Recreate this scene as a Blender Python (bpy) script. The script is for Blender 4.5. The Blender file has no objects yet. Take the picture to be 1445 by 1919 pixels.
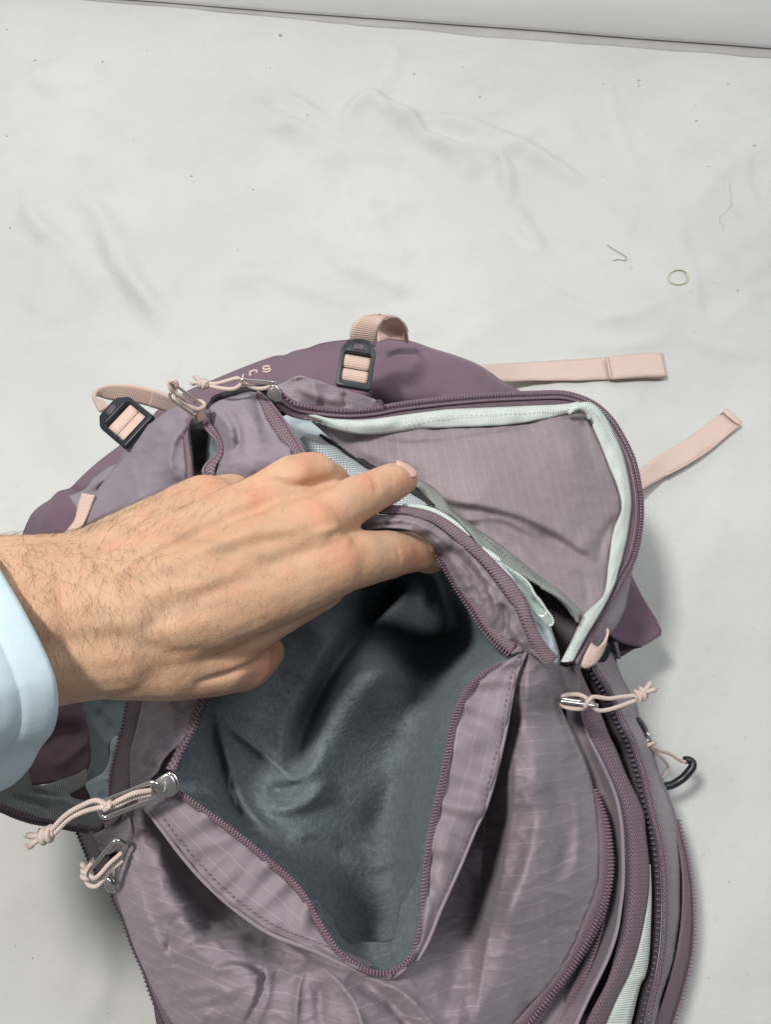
import bpy, bmesh, math, random
import numpy as np
from mathutils import Vector, noise
from mathutils.geometry import delaunay_2d_cdt
random.seed(7)
rng = np.random.default_rng(7)
C = bpy.context.scene.collection
SC = bpy.context.scene

# ------------------------------------------------------------ camera, light, exposure
CAM_H, TILT, F = 0.62, math.radians(22.0), 1397.0
cam_d = bpy.data.cameras.new("camera")
cam_d.sensor_fit = 'VERTICAL'; cam_d.sensor_height = 36.0
cam_d.lens = F / 1919 * 36.0
cam_d.clip_start = 0.01; cam_d.clip_end = 50
cam = bpy.data.objects.new("camera", cam_d); C.objects.link(cam)
cam.location = (0, 0, CAM_H); cam.rotation_euler = (TILT, 0, 0)
SC.camera = cam
W = bpy.data.worlds.new("World"); SC.world = W; W.use_nodes = True
W.node_tree.nodes["Background"].inputs[0].default_value = (0.96, 0.98, 1.0, 1)
W.node_tree.nodes["Background"].inputs[1].default_value = 0.17
def area(name, loc, target, size, power, col):
    d = bpy.data.lights.new(name, 'AREA'); d.shape = 'RECTANGLE'; d.size = size[0]; d.size_y = size[1]
    d.energy = power; d.color = col
    o = bpy.data.objects.new(name, d); C.objects.link(o); o.location = loc
    o.rotation_euler = (Vector(target) - Vector(loc)).to_track_quat('-Z', 'Y').to_euler()
    return o
area("ceiling_lamp", (-0.60, 0.27, 1.85), (0, 0.12, 0.1), (0.19, 0.19), 27, (1.0, 0.985, 0.93))
area("ceiling_panel", (0.9, 0.55, 2.1), (0.1, 0.2, 0), (1.0, 1.0), 15, (0.90, 0.96, 1.0))
SC.view_settings.view_transform = 'Standard'; SC.view_settings.look = 'None'
SC.view_settings.exposure = 0.0; SC.view_settings.gamma = 1.0

# ------------------------------------------------------------ geometry helpers
ST, CT = math.sin(TILT), math.cos(TILT)
def PA(a):
    """(n,3) array: x,y on the photograph's plan and height above the sheet -> world points"""
    a = np.asarray(a, float)
    xx = (a[:, 0] - 722.5) / F; yy = (959.5 - a[:, 1]) / F
    dep = (CAM_H - a[:, 2]) / (CT - yy * ST)
    return np.stack([xx * dep, dep * (yy * CT + ST), a[:, 2]], 1)
def P(x, y, z): return Vector(PA([[x, y, z]])[0])
def scale_at(y, z): return F / ((CAM_H - z) / (CT - (959.5 - y) / F * ST))

def cr(pts, step=6.0, closed=False, n=None):
    """smooth curve through control points, evenly resampled"""
    p = np.array([q[:3] for q in pts], float)
    if len(p) == 2 and not closed: dense = np.linspace(p[0], p[1], 40)
    else:
        if closed: q = np.vstack([p[-1], p, p[0], p[1]])
        else: q = np.vstack([2 * p[0] - p[1], p, 2 * p[-1] - p[-2]])
        out = []
        for i in range(1, len(q) - 2):
            t = np.linspace(0, 1, 16, endpoint=False)[:, None]
            a, b, c, d = q[i - 1], q[i], q[i + 1], q[i + 2]
            k = max(1e-6, np.linalg.norm((c - b)[:2]))
            m1 = (c - a) / max(1e-6, np.linalg.norm((b - a)[:2]) + k) * k
            m2 = (d - b) / max(1e-6, np.linalg.norm((d - c)[:2]) + k) * k
            t2, t3 = t * t, t * t * t
            out.append((2*t3-3*t2+1)*b + (t3-2*t2+t)*m1 + (-2*t3+3*t2)*c + (t3-t2)*m2)
        dense = np.vstack(out + ([p[:1]] if closed else [p[-1:]]))
    w = dense.copy()
    if p.shape[1] > 2: w[:, 2] *= 3000
    s = np.concatenate([[0], np.cumsum(np.linalg.norm(np.diff(w, axis=0), axis=1))])
    if n is None: n = max(2, int(round(s[-1] / step)) + 1)
    u = np.linspace(0, s[-1], n)
    r = np.stack([np.interp(u, s, dense[:, k]) for k in range(dense.shape[1])], 1)
    return r[:-1] if closed else r

def loop(pts, step):
    """closed outline; a 4th value marks a sharp corner"""
    ci = [i for i, q in enumerate(pts) if len(q) > 3]
    if not ci: return cr(pts, step, closed=True)
    pts = pts[ci[0]:] + pts[:ci[0]]; ci = [i - ci[0] for i in ci] + [len(pts)]
    pts = pts + [pts[0]]; out = []
    for a, b in zip(ci[:-1], ci[1:]): out.append(cr(pts[a:b + 1], step)[:-1])
    return np.vstack(out)

def seg_dist(xy, line):
    best = np.full(len(xy), 1e9); sg = np.zeros(len(xy)); tt = np.zeros(len(xy))
    L = np.linalg.norm(np.diff(line, axis=0), axis=1); tot = L.sum(); acc = 0
    for i in range(len(line) - 1):
        a, b = line[i], line[i + 1]; d = b - a; l2 = max(1e-9, d @ d)
        v = xy - a; t = np.clip(v @ d / l2, 0, 1); q = v - t[:, None] * d
        dd = np.hypot(q[:, 0], q[:, 1]); m = dd < best
        best[m] = dd[m]; sg[m] = np.sign(d[0] * v[m, 1] - d[1] * v[m, 0]); tt[m] = (acc + t[m] * L[i]) / tot
        acc += L[i]
    return best, sg, tt
def folds_h(xy, folds):
    h = np.zeros(len(xy))
    for f in folds:
        pts, w, amp = f[0], f[1], f[2]; kind = f[3] if len(f) > 3 else 'g'
        ln = cr([(p[0], p[1], 0) for p in pts], 12)[:, :2]
        d, s, t = seg_dist(xy, ln)
        tap = np.clip(np.minimum(t, 1 - t) / 0.25, 0, 1) ** 0.7
        if kind == 'g': h += amp * np.exp(-(d / w) ** 2) * tap
        elif kind == 'r': h += amp * np.exp(-d / w) * tap
        elif kind == 'v': h += amp * np.maximum(0, 1 - d / w) ** 1.3 * tap
        else:
            Ld = f[4]; sd = d * s
            h += amp / (1 + np.exp(-np.clip(sd / w, -40, 40))) * np.exp(-np.maximum(sd, 0) / Ld) * tap
    return h

def tps(ctrl, xy):
    c = np.array([q[:3] for q in ctrl], float)
    _, idx = np.unique(np.round(c[:, :2] / 4), axis=0, return_index=True); c = c[idx]
    X = c[:, :2] / 300.0; n = len(X)
    def U(r2): return 0.5 * r2 * np.log(r2 + 1e-12)
    K = U(((X[:, None] - X[None]) ** 2).sum(-1)) + 1e-4 * np.eye(n)
    Q = np.hstack([np.ones((n, 1)), X])
    A = np.block([[K, Q], [Q.T, np.zeros((3, 3))]])
    s = np.linalg.solve(A, np.concatenate([c[:, 2], np.zeros(3)]))
    Y = xy / 300.0; out = np.zeros(len(Y))
    for i in range(0, len(Y), 4000):
        y = Y[i:i + 4000]
        out[i:i + 4000] = U(((y[:, None] - X[None]) ** 2).sum(-1)) @ s[:n] + s[n] + y @ s[n + 1:]
    return out

def inside(xy, poly):
    x, y = xy[:, 0], xy[:, 1]; c = np.zeros(len(xy), bool)
    x1, y1 = poly[:, 0], poly[:, 1]; x2, y2 = np.roll(x1, -1), np.roll(y1, -1)
    for a, b, d, e in zip(x1, y1, x2, y2):
        if b == e: continue
        m = (b > y) != (e > y)
        c ^= m & (x < (d - a) * (y - b) / (e - b) + a)
    return c

def set_props(o, label=None, cat=None, group=None, kind=None):
    if label: o['label'] = label
    if cat: o['category'] = cat
    if group: o['group'] = group
    if kind: o['kind'] = kind
    return o
def mesh_obj(name, verts, faces, mat, parent=None, uv=None, smooth=True, thick=0, kind=None, label=None, off=-1):
    me = bpy.data.meshes.new(name)
    me.from_pydata([tuple(v) for v in verts], [], faces)
    if uv is not None:
        l = me.uv_layers.new(name="UVMap")
        vi = np.zeros(len(me.loops), np.int32); me.loops.foreach_get('vertex_index', vi)
        l.data.foreach_set('uv', np.asarray(uv, np.float32)[vi].ravel())
    if smooth: me.polygons.foreach_set('use_smooth', [True] * len(me.polygons))
    me.materials.append(mat); me.update()
    o = bpy.data.objects.new(name, me); C.objects.link(o)
    if parent is not None: o.parent = parent
    if thick:
        m = o.modifiers.new('thickness', 'SOLIDIFY'); m.thickness = thick; m.offset = off; m.use_even_offset = False
    return set_props(o, label, None, None, kind)

def ridged(xy, f, seed=0):
    out = []
    for a, b in xy:
        n1 = noise.noise((a * f, b * f * .6, seed * 3.1)); n2 = noise.noise((a * f * 1.3 + 9, b * f * 2.2, seed * 1.7))
        out.append((1 - 2.2 * abs(n1)) * .6 + max(0, 1 - 5 * abs(n2)) * .5)
    return np.array(out)
def fbm(xy, f, seed=0):
    return np.array([noise.fractal((a * f, b * f, seed * 7.3), 1.0, 2.0, 3) for a, b in xy])

def patch(name, out, mat, parent, inner=(), folds=(), sp=7, thick=0.0008, rot=0, nz=(0.0006, 0.012), uvf=None,
          label=None, skirt=None, kind=None, crk=0.0):
    """a sheet of cloth: outline and inner heights, folds pressed into it"""
    ol = loop(list(out), sp)
    (x0, y0), (x1, y1) = ol[:, :2].min(0), ol[:, :2].max(0)
    gx, gy = np.meshgrid(np.arange(x0, x1, sp), np.arange(y0, y1, sp * .87))
    gx = gx + (np.arange(gx.shape[0]) % 2)[:, None] * sp / 2
    g = np.stack([gx.ravel(), gy.ravel()], 1); g = g[inside(g, ol[:, :2])]
    if len(g):
        d, _, _ = seg_dist(g, np.vstack([ol[:, :2], ol[:1, :2]])); g = g[d > sp * .55]
    xy = np.vstack([ol[:, :2], g]); nb = len(ol)
    z = tps(list(out) + list(inner), xy)
    z[:nb] = ol[:, 2]
    edge = np.ones(len(xy))
    z = z + folds_h(xy, folds) + nz[0] * fbm(xy, nz[1], hash_name(name))
    if crk: z = z + crk * ridged(xy, .016, hash_name(name))
    r = delaunay_2d_cdt([Vector(p) for p in xy], [(i, (i + 1) % nb) for i in range(nb)], [list(range(nb))], 1, 1e-4)
    vo = np.array([(v.x, v.y) for v in r[0]])
    if len(vo) == len(xy): zz = z
    else:
        orig = r[3]; zz = np.array([z[o[0]] if o else 0 for o in orig])
    w = PA(np.column_stack([vo, zz]))
    faces = [f if area2(vo, f) < 0 else f[::-1] for f in r[2]]
    if uvf: uv = uvf(vo, w)
    else:
        c, s = math.cos(rot), math.sin(rot)
        uv = np.stack([w[:, 0] * c + w[:, 1] * s, -w[:, 0] * s + w[:, 1] * c], 1)
    o = mesh_obj(name, w, faces, mat, parent, uv, thick=thick, label=label, kind=kind)
    o.data.validate()
    return o
def hash_name(s): return sum(ord(c) * (i + 1) for i, c in enumerate(s)) % 97
def area2(v, f):
    a, b, c = v[f[0]], v[f[1]], v[f[2]]
    return (b[0] - a[0]) * (c[1] - a[1]) - (b[1] - a[1]) * (c[0] - a[0])

def grid_faces(n, m, closed_m=False):
    fs = []
    for i in range(n - 1):
        for j in range(m if closed_m else m - 1):
            a = i * m + j; b = i * m + (j + 1) % m
            fs.append((a, b, b + m, a + m))
    return fs
def ribbon(name, A, B, mat, parent, m=6, step=6, bulge=0.0, thick=0.0007, wave=0.0, label=None, curl=0):
    """cloth tape between two edge curves; u runs along it, v across, in metres"""
    a0 = cr(A, step); n = len(a0); a = a0; b = cr(B, n=n)
    rows = []
    for j in range(m):
        t = j / (m - 1); q = a * (1 - t) + b * t
        q[:, 2] += bulge * math.sin(math.pi * t)
        if wave: q[:, 2] += wave * np.array([noise.noise((k * .11, t * 1.3, hash_name(name))) for k in range(n)])
        rows.append(PA(q))
    V = np.stack(rows, 1)
    mid = V[:, m // 2]; u = np.concatenate([[0], np.cumsum(np.linalg.norm(np.diff(mid, axis=0), axis=1))])
    vv = np.concatenate([[0], np.cumsum(np.linalg.norm(np.diff(V[n // 2], axis=0), axis=1))])
    uv = np.stack([np.repeat(u, m), np.tile(vv, n)], 1)
    va = V.reshape(-1, 3); f = grid_faces(n, m)
    ar = np.array([np.cross(va[q[1]] - va[q[0]], va[q[3]] - va[q[0]])[2] for q in f[:: max(1, len(f) // 40)]]).sum()
    if ar < 0: f = [q[::-1] for q in f]
    return mesh_obj(name, va, f, mat, parent, uv, thick=thick, label=label)
def off(curve, d, dz=0.0):
    """curve shifted sideways by d on the plan (right of travel positive)"""
    c = np.array([q[:3] for q in curve], float); t = np.gradient(c[:, :2], axis=0)
    t /= np.linalg.norm(t, axis=1)[:, None] + 1e-9
    r = c.copy(); r[:, 0] -= t[:, 1] * d; r[:, 1] += t[:, 0] * d; r[:, 2] += dz
    return [tuple(q) for q in r]
def sweep_pts(w, rad, seg=8):
    """tube rings round world points"""
    w = np.asarray(w, float); n = len(w); rad = np.broadcast_to(rad, (n,))
    t = np.gradient(w, axis=0); t /= np.linalg.norm(t, axis=1)[:, None] + 1e-12
    up = np.array([0.03, 0.05, 1.0]); s = np.cross(t[0], up); s /= np.linalg.norm(s) + 1e-9
    V = []
    for i in range(n):
        s = s - t[i] * (s @ t[i]); s /= np.linalg.norm(s) + 1e-9
        b = np.cross(s, t[i])
        for k in range(seg):
            a = 2 * math.pi * k / seg
            V.append(w[i] + rad[i] * (math.cos(a) * s + math.sin(a) * b))
    return np.array(V)
def tube_w(name, w, r, mat, parent=None, seg=8, closed=False, label=None):
    w = np.asarray(w, float)
    V = sweep_pts(w, r, seg); n = len(w)
    f = grid_faces(n, seg, True)
    f = f + [tuple(range(seg))[::-1], tuple(range((n - 1) * seg, n * seg))]
    u = np.concatenate([[0], np.cumsum(np.linalg.norm(np.diff(w, axis=0), axis=1))])
    uv = np.stack([np.repeat(u, seg), np.tile(np.arange(seg) / seg * 2 * math.pi * float(np.mean(r)), n)], 1)
    return mesh_obj(name, V, f, mat, parent, uv, label=label)
def tube(name, pts, r, mat, parent=None, seg=8, step=4, label=None):
    return tube_w(name, PA(cr(pts, step)), r, mat, parent, seg, label=label)

class Joined:
    def __init__(s): s.v = []; s.f = []; s.n = 0
    def add(s, v, f):
        s.v.append(np.asarray(v, float)); s.f += [tuple(i + s.n for i in q) for q in f]; s.n += len(v)
    def obj(s, name, mat, parent=None, kind='stuff', smooth=True, label=None):
        return mesh_obj(name, np.vstack(s.v), s.f, mat, parent, smooth=smooth, kind=kind, label=label)
def blob(seg=8, rings=4):
    V = [(0, 0, 1)]; f = []
    for i in range(1, rings):
        p = math.pi * i / rings
        V += [(math.sin(p) * math.cos(2 * math.pi * k / seg), math.sin(p) * math.sin(2 * math.pi * k / seg), math.cos(p)) for k in range(seg)]
    V.append((0, 0, -1))
    for k in range(seg): f.append((0, 1 + k, 1 + (k + 1) % seg))
    for i in range(rings - 2):
        for k in range(seg):
            a = 1 + i * seg + k; b = 1 + i * seg + (k + 1) % seg; f.append((a, a + seg, b + seg, b))
    L = len(V) - 1
    for k in range(seg): f.append((1 + (rings - 2) * seg + (k + 1) % seg, 1 + (rings - 2) * seg + k, L))
    return np.array(V), f
BV, BF = blob(6, 4)
def frames(w):
    t = np.gradient(w, axis=0); t /= np.linalg.norm(t, axis=1)[:, None] + 1e-12
    up = np.array([0, -0.25, 1.0]); s = np.cross(t, up); s /= np.linalg.norm(s, axis=1)[:, None] + 1e-12
    return t, s, np.cross(s, t)
def resamp(w, d):
    s = np.concatenate([[0], np.cumsum(np.linalg.norm(np.diff(w, axis=0), axis=1))])
    u = np.arange(d / 2, s[-1], d)
    return np.stack([np.interp(u, s, w[:, k]) for k in range(3)], 1)
def teeth(curve, pitch, size, mat, parent, side=0.0, name='teeth', lift=0.0008):
    """zipper coil or moulded teeth along a curve: one small rounded tooth per pitch"""
    w = resamp(PA(cr(curve, 3)), pitch); t, s, b = frames(w); J = Joined()
    for i in range(len(w)):
        c = w[i] + s[i] * side + b[i] * lift
        J.add(c + BV[:, :1] * size[0] * t[i] + BV[:, 1:2] * size[1] * s[i] + BV[:, 2:] * size[2] * b[i], BF)
    return J.obj(name, mat, parent)
def stitches(curve, mat, parent, pitch=0.0026, ln=0.0009, r=0.00022, lift=0.0006, name='stitching'):
    w = resamp(PA(cr(curve, 3)), pitch); t, s, b = frames(w); J = Joined()
    for i in range(len(w)):
        c = w[i] + b[i] * lift
        J.add(c + BV[:, :1] * ln * t[i] + BV[:, 1:2] * r * s[i] + BV[:, 2:] * r * b[i], BF)
    return J.obj(name, mat, parent)

# ------------------------------------------------------------ materials
class NT:
    def __init__(s, name, rough=0.6):
        s.m = bpy.data.materials.new(name); s.m.use_nodes = True; s.t = s.m.node_tree
        s.b = s.t.nodes["Principled BSDF"]; s.b.inputs['Roughness'].default_value = rough
    def n(s, typ, **k):
        o = s.t.nodes.new(typ)
        for a, v in k.items():
            if a.startswith('i_'): o.inputs[int(a[2:])].default_value = v
            else: setattr(o, a, v)
        return o
    def l(s, a, b): s.t.links.new(a, b)
    def put(s, sock, v):
        if hasattr(v, 'is_linked') or hasattr(v, 'links'): s.l(v, sock)
        else: sock.default_value = v
    def math(s, op, a, b=0.0, c=None):
        o = s.n('ShaderNodeMath', operation=op)
        s.put(o.inputs[0], a); s.put(o.inputs[1], b)
        if c is not None: s.put(o.inputs[2], c)
        return o.outputs[0]
    def uv(s):
        o = s.n('ShaderNodeUVMap'); o.uv_map = 'UVMap'; sp = s.n('ShaderNodeSeparateXYZ'); s.l(o.outputs[0], sp.inputs[0])
        return o.outputs[0], sp.outputs[0], sp.outputs[1]
    def obj(s): return s.n('ShaderNodeTexCoord').outputs['Object']
    def noise(s, vec, scale, detail=3, rough=.55):
        o = s.n('ShaderNodeTexNoise'); s.l(vec, o.inputs['Vector']); o.inputs['Scale'].default_value = scale
        o.inputs['Detail'].default_value = detail; o.inputs['Roughness'].default_value = rough
        return o.outputs['Fac']
    def mix(s, f, a, b):
        o = s.n('ShaderNodeMix', data_type='RGBA')
        s.put(o.inputs[0], f)
        s.put(o.inputs[6], a if not isinstance(a, tuple) else (*a, 1)); s.put(o.inputs[7], b if not isinstance(b, tuple) else (*b, 1))
        return o.outputs[2]
    def rng(s, v, a, b, c=0.0, d=1.0):
        o = s.n('ShaderNodeMapRange'); s.put(o.inputs[0], v)
        for i, q in enumerate((a, b, c, d)): o.inputs[i + 1].default_value = q
        return o.outputs[0]
    def bump(s, h, strength, dist, prev=None):
        o = s.n('ShaderNodeBump'); o.inputs['Strength'].default_value = strength; o.inputs['Distance'].default_value = dist
        s.l(h, o.inputs['Height'])
        if prev: s.l(prev, o.inputs['Normal'])
        s.l(o.outputs[0], s.b.inputs['Normal']); return o.outputs[0]
    def col(s, c): s.put(s.b.inputs['Base Color'], c if not isinstance(c, tuple) else (*c, 1))
    def line(s, v, period, width):
        f = s.math('FRACT', s.math('DIVIDE', v, period)); d = s.math('ABSOLUTE', s.math('SUBTRACT', f, .5))
        return s.rng(d, width / period * 1.5, width / period * .5)
def sc(c, k): return tuple(min(1, x * k) for x in c)

def m_ripstop(name, base, grid=0.0062, line_k=1.0, rough=0.72):
    m = NT(name, rough); uv, u, v = m.uv(); ob = m.obj()
    warp = m.noise(uv, 45, 2)
    u2 = m.math('ADD', u, m.math('MULTIPLY', m.math('SUBTRACT', warp, .5), .004))
    v2 = m.math('ADD', v, m.math('MULTIPLY', m.math('SUBTRACT', m.noise(uv, 38, 2), .5), .004))
    g1 = m.line(u2, grid, .00018); g2 = m.line(v2, grid, .00024)
    br = m.rng(m.noise(uv, 700, 2), .38, .62)
    g = m.math('MULTIPLY', m.math('MAXIMUM', m.math('MULTIPLY', g1, .35), g2), m.math('ADD', m.math('MULTIPLY', br, .6), .4))
    tw = m.math('SINE', m.math('MULTIPLY', m.math('ADD', u, m.math('MULTIPLY', v, 1.6)), 5200.0))
    big = m.rng(m.noise(ob, 18, 4), .3, .7)
    fine = m.rng(m.noise(uv, 1700, 2), .3, .7)
    c = m.mix(big, sc(base, .88), sc(base, 1.08))
    c = m.mix(m.math('MULTIPLY', fine, .28), c, sc(base, .68))
    c = m.mix(m.math('MULTIPLY', g, .25 * line_k), c, (.60, .52, .56))
    m.col(c)
    m.b.inputs['Sheen Weight'].default_value = .12; m.b.inputs['Sheen Roughness'].default_value = .5
    m.b.inputs['Specular IOR Level'].default_value = .28
    rn = m.n('ShaderNodeTexNoise', noise_type='RIDGED_MULTIFRACTAL'); m.l(ob, rn.inputs['Vector']); rn.inputs['Scale'].default_value = 22; rn.inputs['Detail'].default_value = 3; rn.inputs['Distortion'].default_value = .6
    n0 = m.bump(rn.outputs['Fac'], .30, .0022)
    n1 = m.bump(m.noise(ob, 120, 4), .30, .0009, n0)
    n2 = m.bump(m.math('ADD', m.math('MULTIPLY', tw, .5), m.math('MULTIPLY', g, .8)), .2, .00012, n1)
    return m.m
def m_nylon(name, base, rough=.68):
    m = NT(name, rough); uv, u, v = m.uv(); ob = m.obj()
    big = m.rng(m.noise(ob, 14, 4), .3, .7); fine = m.rng(m.noise(uv, 1500, 2), .3, .7)
    c = m.mix(big, sc(base, .88), sc(base, 1.1)); m.col(m.mix(m.math('MULTIPLY', fine, .2), c, sc(base, .7)))
    m.b.inputs['Sheen Weight'].default_value = .1; m.b.inputs['Specular IOR Level'].default_value = .3
    n1 = m.bump(m.noise(ob, 55, 5), .35, .0014); m.bump(m.noise(uv, 2200, 1), .2, .0001, n1)
    return m.m
def m_tape(name, base, chev=0.0021, width=None, rough=.6):
    m = NT(name, rough); uv, u, v = m.uv()
    tri = m.math('PINGPONG', v, .0034)
    ph = m.math('MULTIPLY', m.math('ADD', u, m.math('MULTIPLY', tri, .9)), 2 * math.pi / chev)
    s = m.rng(m.math('SINE', ph), -.7, .9); fine = m.rng(m.noise(uv, 1900, 2), .3, .7)
    c = m.mix(s, sc(base, .45), sc(base, 1.4)); m.col(m.mix(m.math('MULTIPLY', fine, .25), c, sc(base, .6)))
    m.bump(m.math('ADD', s, m.math('MULTIPLY', fine, .6)), .7, .00035)
    return m.m
def m_knit(name, base):
    m = NT(name, .6); uv, u, v = m.uv()
    a = m.math('SINE', m.math('MULTIPLY', u, 4400.0)); b = m.math('SINE', m.math('MULTIPLY', v, 3600.0))
    s = m.rng(m.math('MULTIPLY', a, b), -.6, .8); fine = m.rng(m.noise(uv, 1600, 2), .3, .7)
    c = m.mix(s, sc(base, .5), sc(base, 1.45)); m.col(m.mix(m.math('MULTIPLY', fine, .35), c, sc(base, .6)))
    m.bump(m.math('ADD', s, fine), .7, .0003)
    return m.m
def m_webbing(name, base, rib=0.0013, vr=0.0018, k=.75):
    m = NT(name, .62); uv, u, v = m.uv(); ob = m.obj()
    a = m.rng(m.math('SINE', m.math('MULTIPLY', u, 2 * math.pi / rib)), -.8, .8)
    b = m.rng(m.math('SINE', m.math('MULTIPLY', v, 2 * math.pi / vr)), -.9, .7)
    h = m.math('MULTIPLY', a, m.math('ADD', m.math('MULTIPLY', b, .7), .3))
    fine = m.rng(m.noise(uv, 1500, 2), .3, .7)
    c = m.mix(h, sc(base, k), sc(base, 1.06)); c = m.mix(m.math('MULTIPLY', fine, .2), c, sc(base, .75))
    m.col(m.mix(m.math('MULTIPLY', m.rng(m.noise(ob, 40, 3), .5, .75), .35), c, sc(base, .8)))
    m.b.inputs['Sheen Weight'].default_value = .15
    m.bump(h, .8, .0003)
    return m.m
def m_grosgrain(name, base, rib=0.00125):
    m = NT(name, .55); uv, u, v = m.uv(); ob = m.obj()
    a = m.rng(m.math('SINE', m.math('MULTIPLY', u, 2 * math.pi / rib)), -.7, .7)
    c = m.mix(a, sc(base, .68), sc(base, 1.08)); fine = m.rng(m.noise(uv, 1500, 2), .3, .7)
    m.col(m.mix(m.math('MULTIPLY', fine, .15), c, sc(base, .7)))
    n = m.bump(m.noise(ob, 70, 3), .4, .0012); m.bump(a, .8, .0003, n)
    return m.m
def m_fleece(name, base):
    m = NT(name, .95); ob = m.obj()
    f1 = m.noise(ob, 330, 5, .7); f2 = m.noise(ob, 60, 4, .6); f3 = m.noise(ob, 1400, 3, .6)
    c = m.mix(m.rng(f1, .35, .68), sc(base, .72), sc(base, 1.22)); c = m.mix(m.math('MULTIPLY', m.rng(f3, .45, .7), .3), c, sc(base, 1.6))
    m.col(m.mix(m.rng(f2, .35, .7, 0, .2), c, sc(base, .75)))
    m.b.inputs['Sheen Weight'].default_value = .12; m.b.inputs['Sheen Roughness'].default_value = .5
    m.b.inputs['Sheen Tint'].default_value = (.62, .75, .85, 1); m.b.inputs['Specular IOR Level'].default_value = .03
    n = m.bump(f2, .25, .002); n = m.bump(f1, 1.0, .0016, n); m.bump(f3, .6, .0004, n)
    return m.m
def m_plain(name, base, rough=.5, metal=0.0, var=.12, scale=60, bump=.15, spec=.5, coat=0):
    m = NT(name, rough); ob = m.obj(); f = m.rng(m.noise(ob, scale, 4), .3, .7)
    m.col(m.mix(f, sc(base, 1 - var), sc(base, 1 + var))); m.b.inputs['Metallic'].default_value = metal
    m.b.inputs['Specular IOR Level'].default_value = spec
    if bump: m.bump(m.noise(ob, scale * 12, 3), bump, .0003)
    m.put(m.b.inputs['Roughness'], m.rng(m.noise(ob, scale * 3, 3), .3, .7, rough * .8, min(1, rough * 1.25)))
    return m.m
def m_cord(name, base):
    m = NT(name, .6); uv, u, v = m.uv()
    a = m.math('SINE', m.math('ADD', m.math('MULTIPLY', u, 6200.0), m.math('MULTIPLY', v, 4200.0)))
    b = m.math('SINE', m.math('SUBTRACT', m.math('MULTIPLY', u, 6200.0), m.math('MULTIPLY', v, 4200.0)))
    h = m.rng(m.math('MAXIMUM', a, b), -.2, 1); m.col(m.mix(h, sc(base, .6), sc(base, 1.08))); m.bump(h, .8, .0003)
    return m.m
def m_mesh(name):
    m = NT(name, .5); uv, u, v = m.uv()
    a = m.math('SINE', m.math('MULTIPLY', m.math('ADD', u, v), 2500.0)); b = m.math('SINE', m.math('MULTIPLY', m.math('SUBTRACT', u, v), 2500.0))
    h = m.rng(m.math('MAXIMUM', a, b), .1, .95); m.col(m.mix(h, (.22, .25, .27), (.66, .71, .73))); m.bump(h, .9, .0005)
    return m.m
def m_sheet():
    m = NT('sheet_cotton', .85); ob = m.obj()
    big = m.noise(ob, 3.0, 4); fine = m.noise(ob, 900, 3); spots = m.noise(ob, 26, 5, .65)
    c = m.mix(m.rng(big, .35, .65), (.565, .565, .54), (.64, .64, .62))
    c = m.mix(m.rng(spots, .54, .76, 0, .35), c, (.50, .51, .47)); m.col(m.mix(m.math('MULTIPLY', m.rng(fine, .4, .7), .12), c, (.5, .52, .5)))
    m.b.inputs['Specular IOR Level'].default_value = .15
    n = m.bump(m.noise(ob, 9, 5, .5), .5, .014); n = m.bump(m.noise(ob, 55, 4), .28, .002, n); m.bump(fine, .3, .0003, n)
    return m.m
def m_skin():
    m = NT('skin', .6); ob = m.obj()
    a = m.noise(ob, 26, 3); b = m.noise(ob, 110, 4); f = m.noise(ob, 900, 3)
    c = m.mix(m.rng(a, .35, .65), (.545, .325, .200), (.615, .388, .252)); c = m.mix(m.rng(b, .48, .72, 0, .5), c, (.62, .30, .20))
    at = m.n('ShaderNodeAttribute', attribute_name='flush'); c = m.mix(m.math('MULTIPLY', at.outputs['Fac'], .5), c, (.66, .24, .15))
    at2 = m.n('ShaderNodeAttribute', attribute_name='vein'); c = m.mix(m.math('MULTIPLY', at2.outputs['Fac'], .35), c, (.36, .25, .17))
    c = m.mix(m.rng(f, .55, .8, 0, .35), c, (.42, .22, .13)); m.col(c)
    m.b.inputs['Subsurface Weight'].default_value = .15; m.b.inputs['Subsurface Scale'].default_value = .004
    m.b.inputs['Subsurface Radius'].default_value = (1, .4, .2)
    vo = m.n('ShaderNodeTexVoronoi', feature='DISTANCE_TO_EDGE'); m.l(ob, vo.inputs['Vector']); vo.inputs['Scale'].default_value = 620
    n = m.bump(m.noise(ob, 160, 5), .42, .0011); n = m.bump(vo.outputs['Distance'], .35, .0004, n); m.bump(f, .3, .0002, n)
    return m.m

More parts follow.
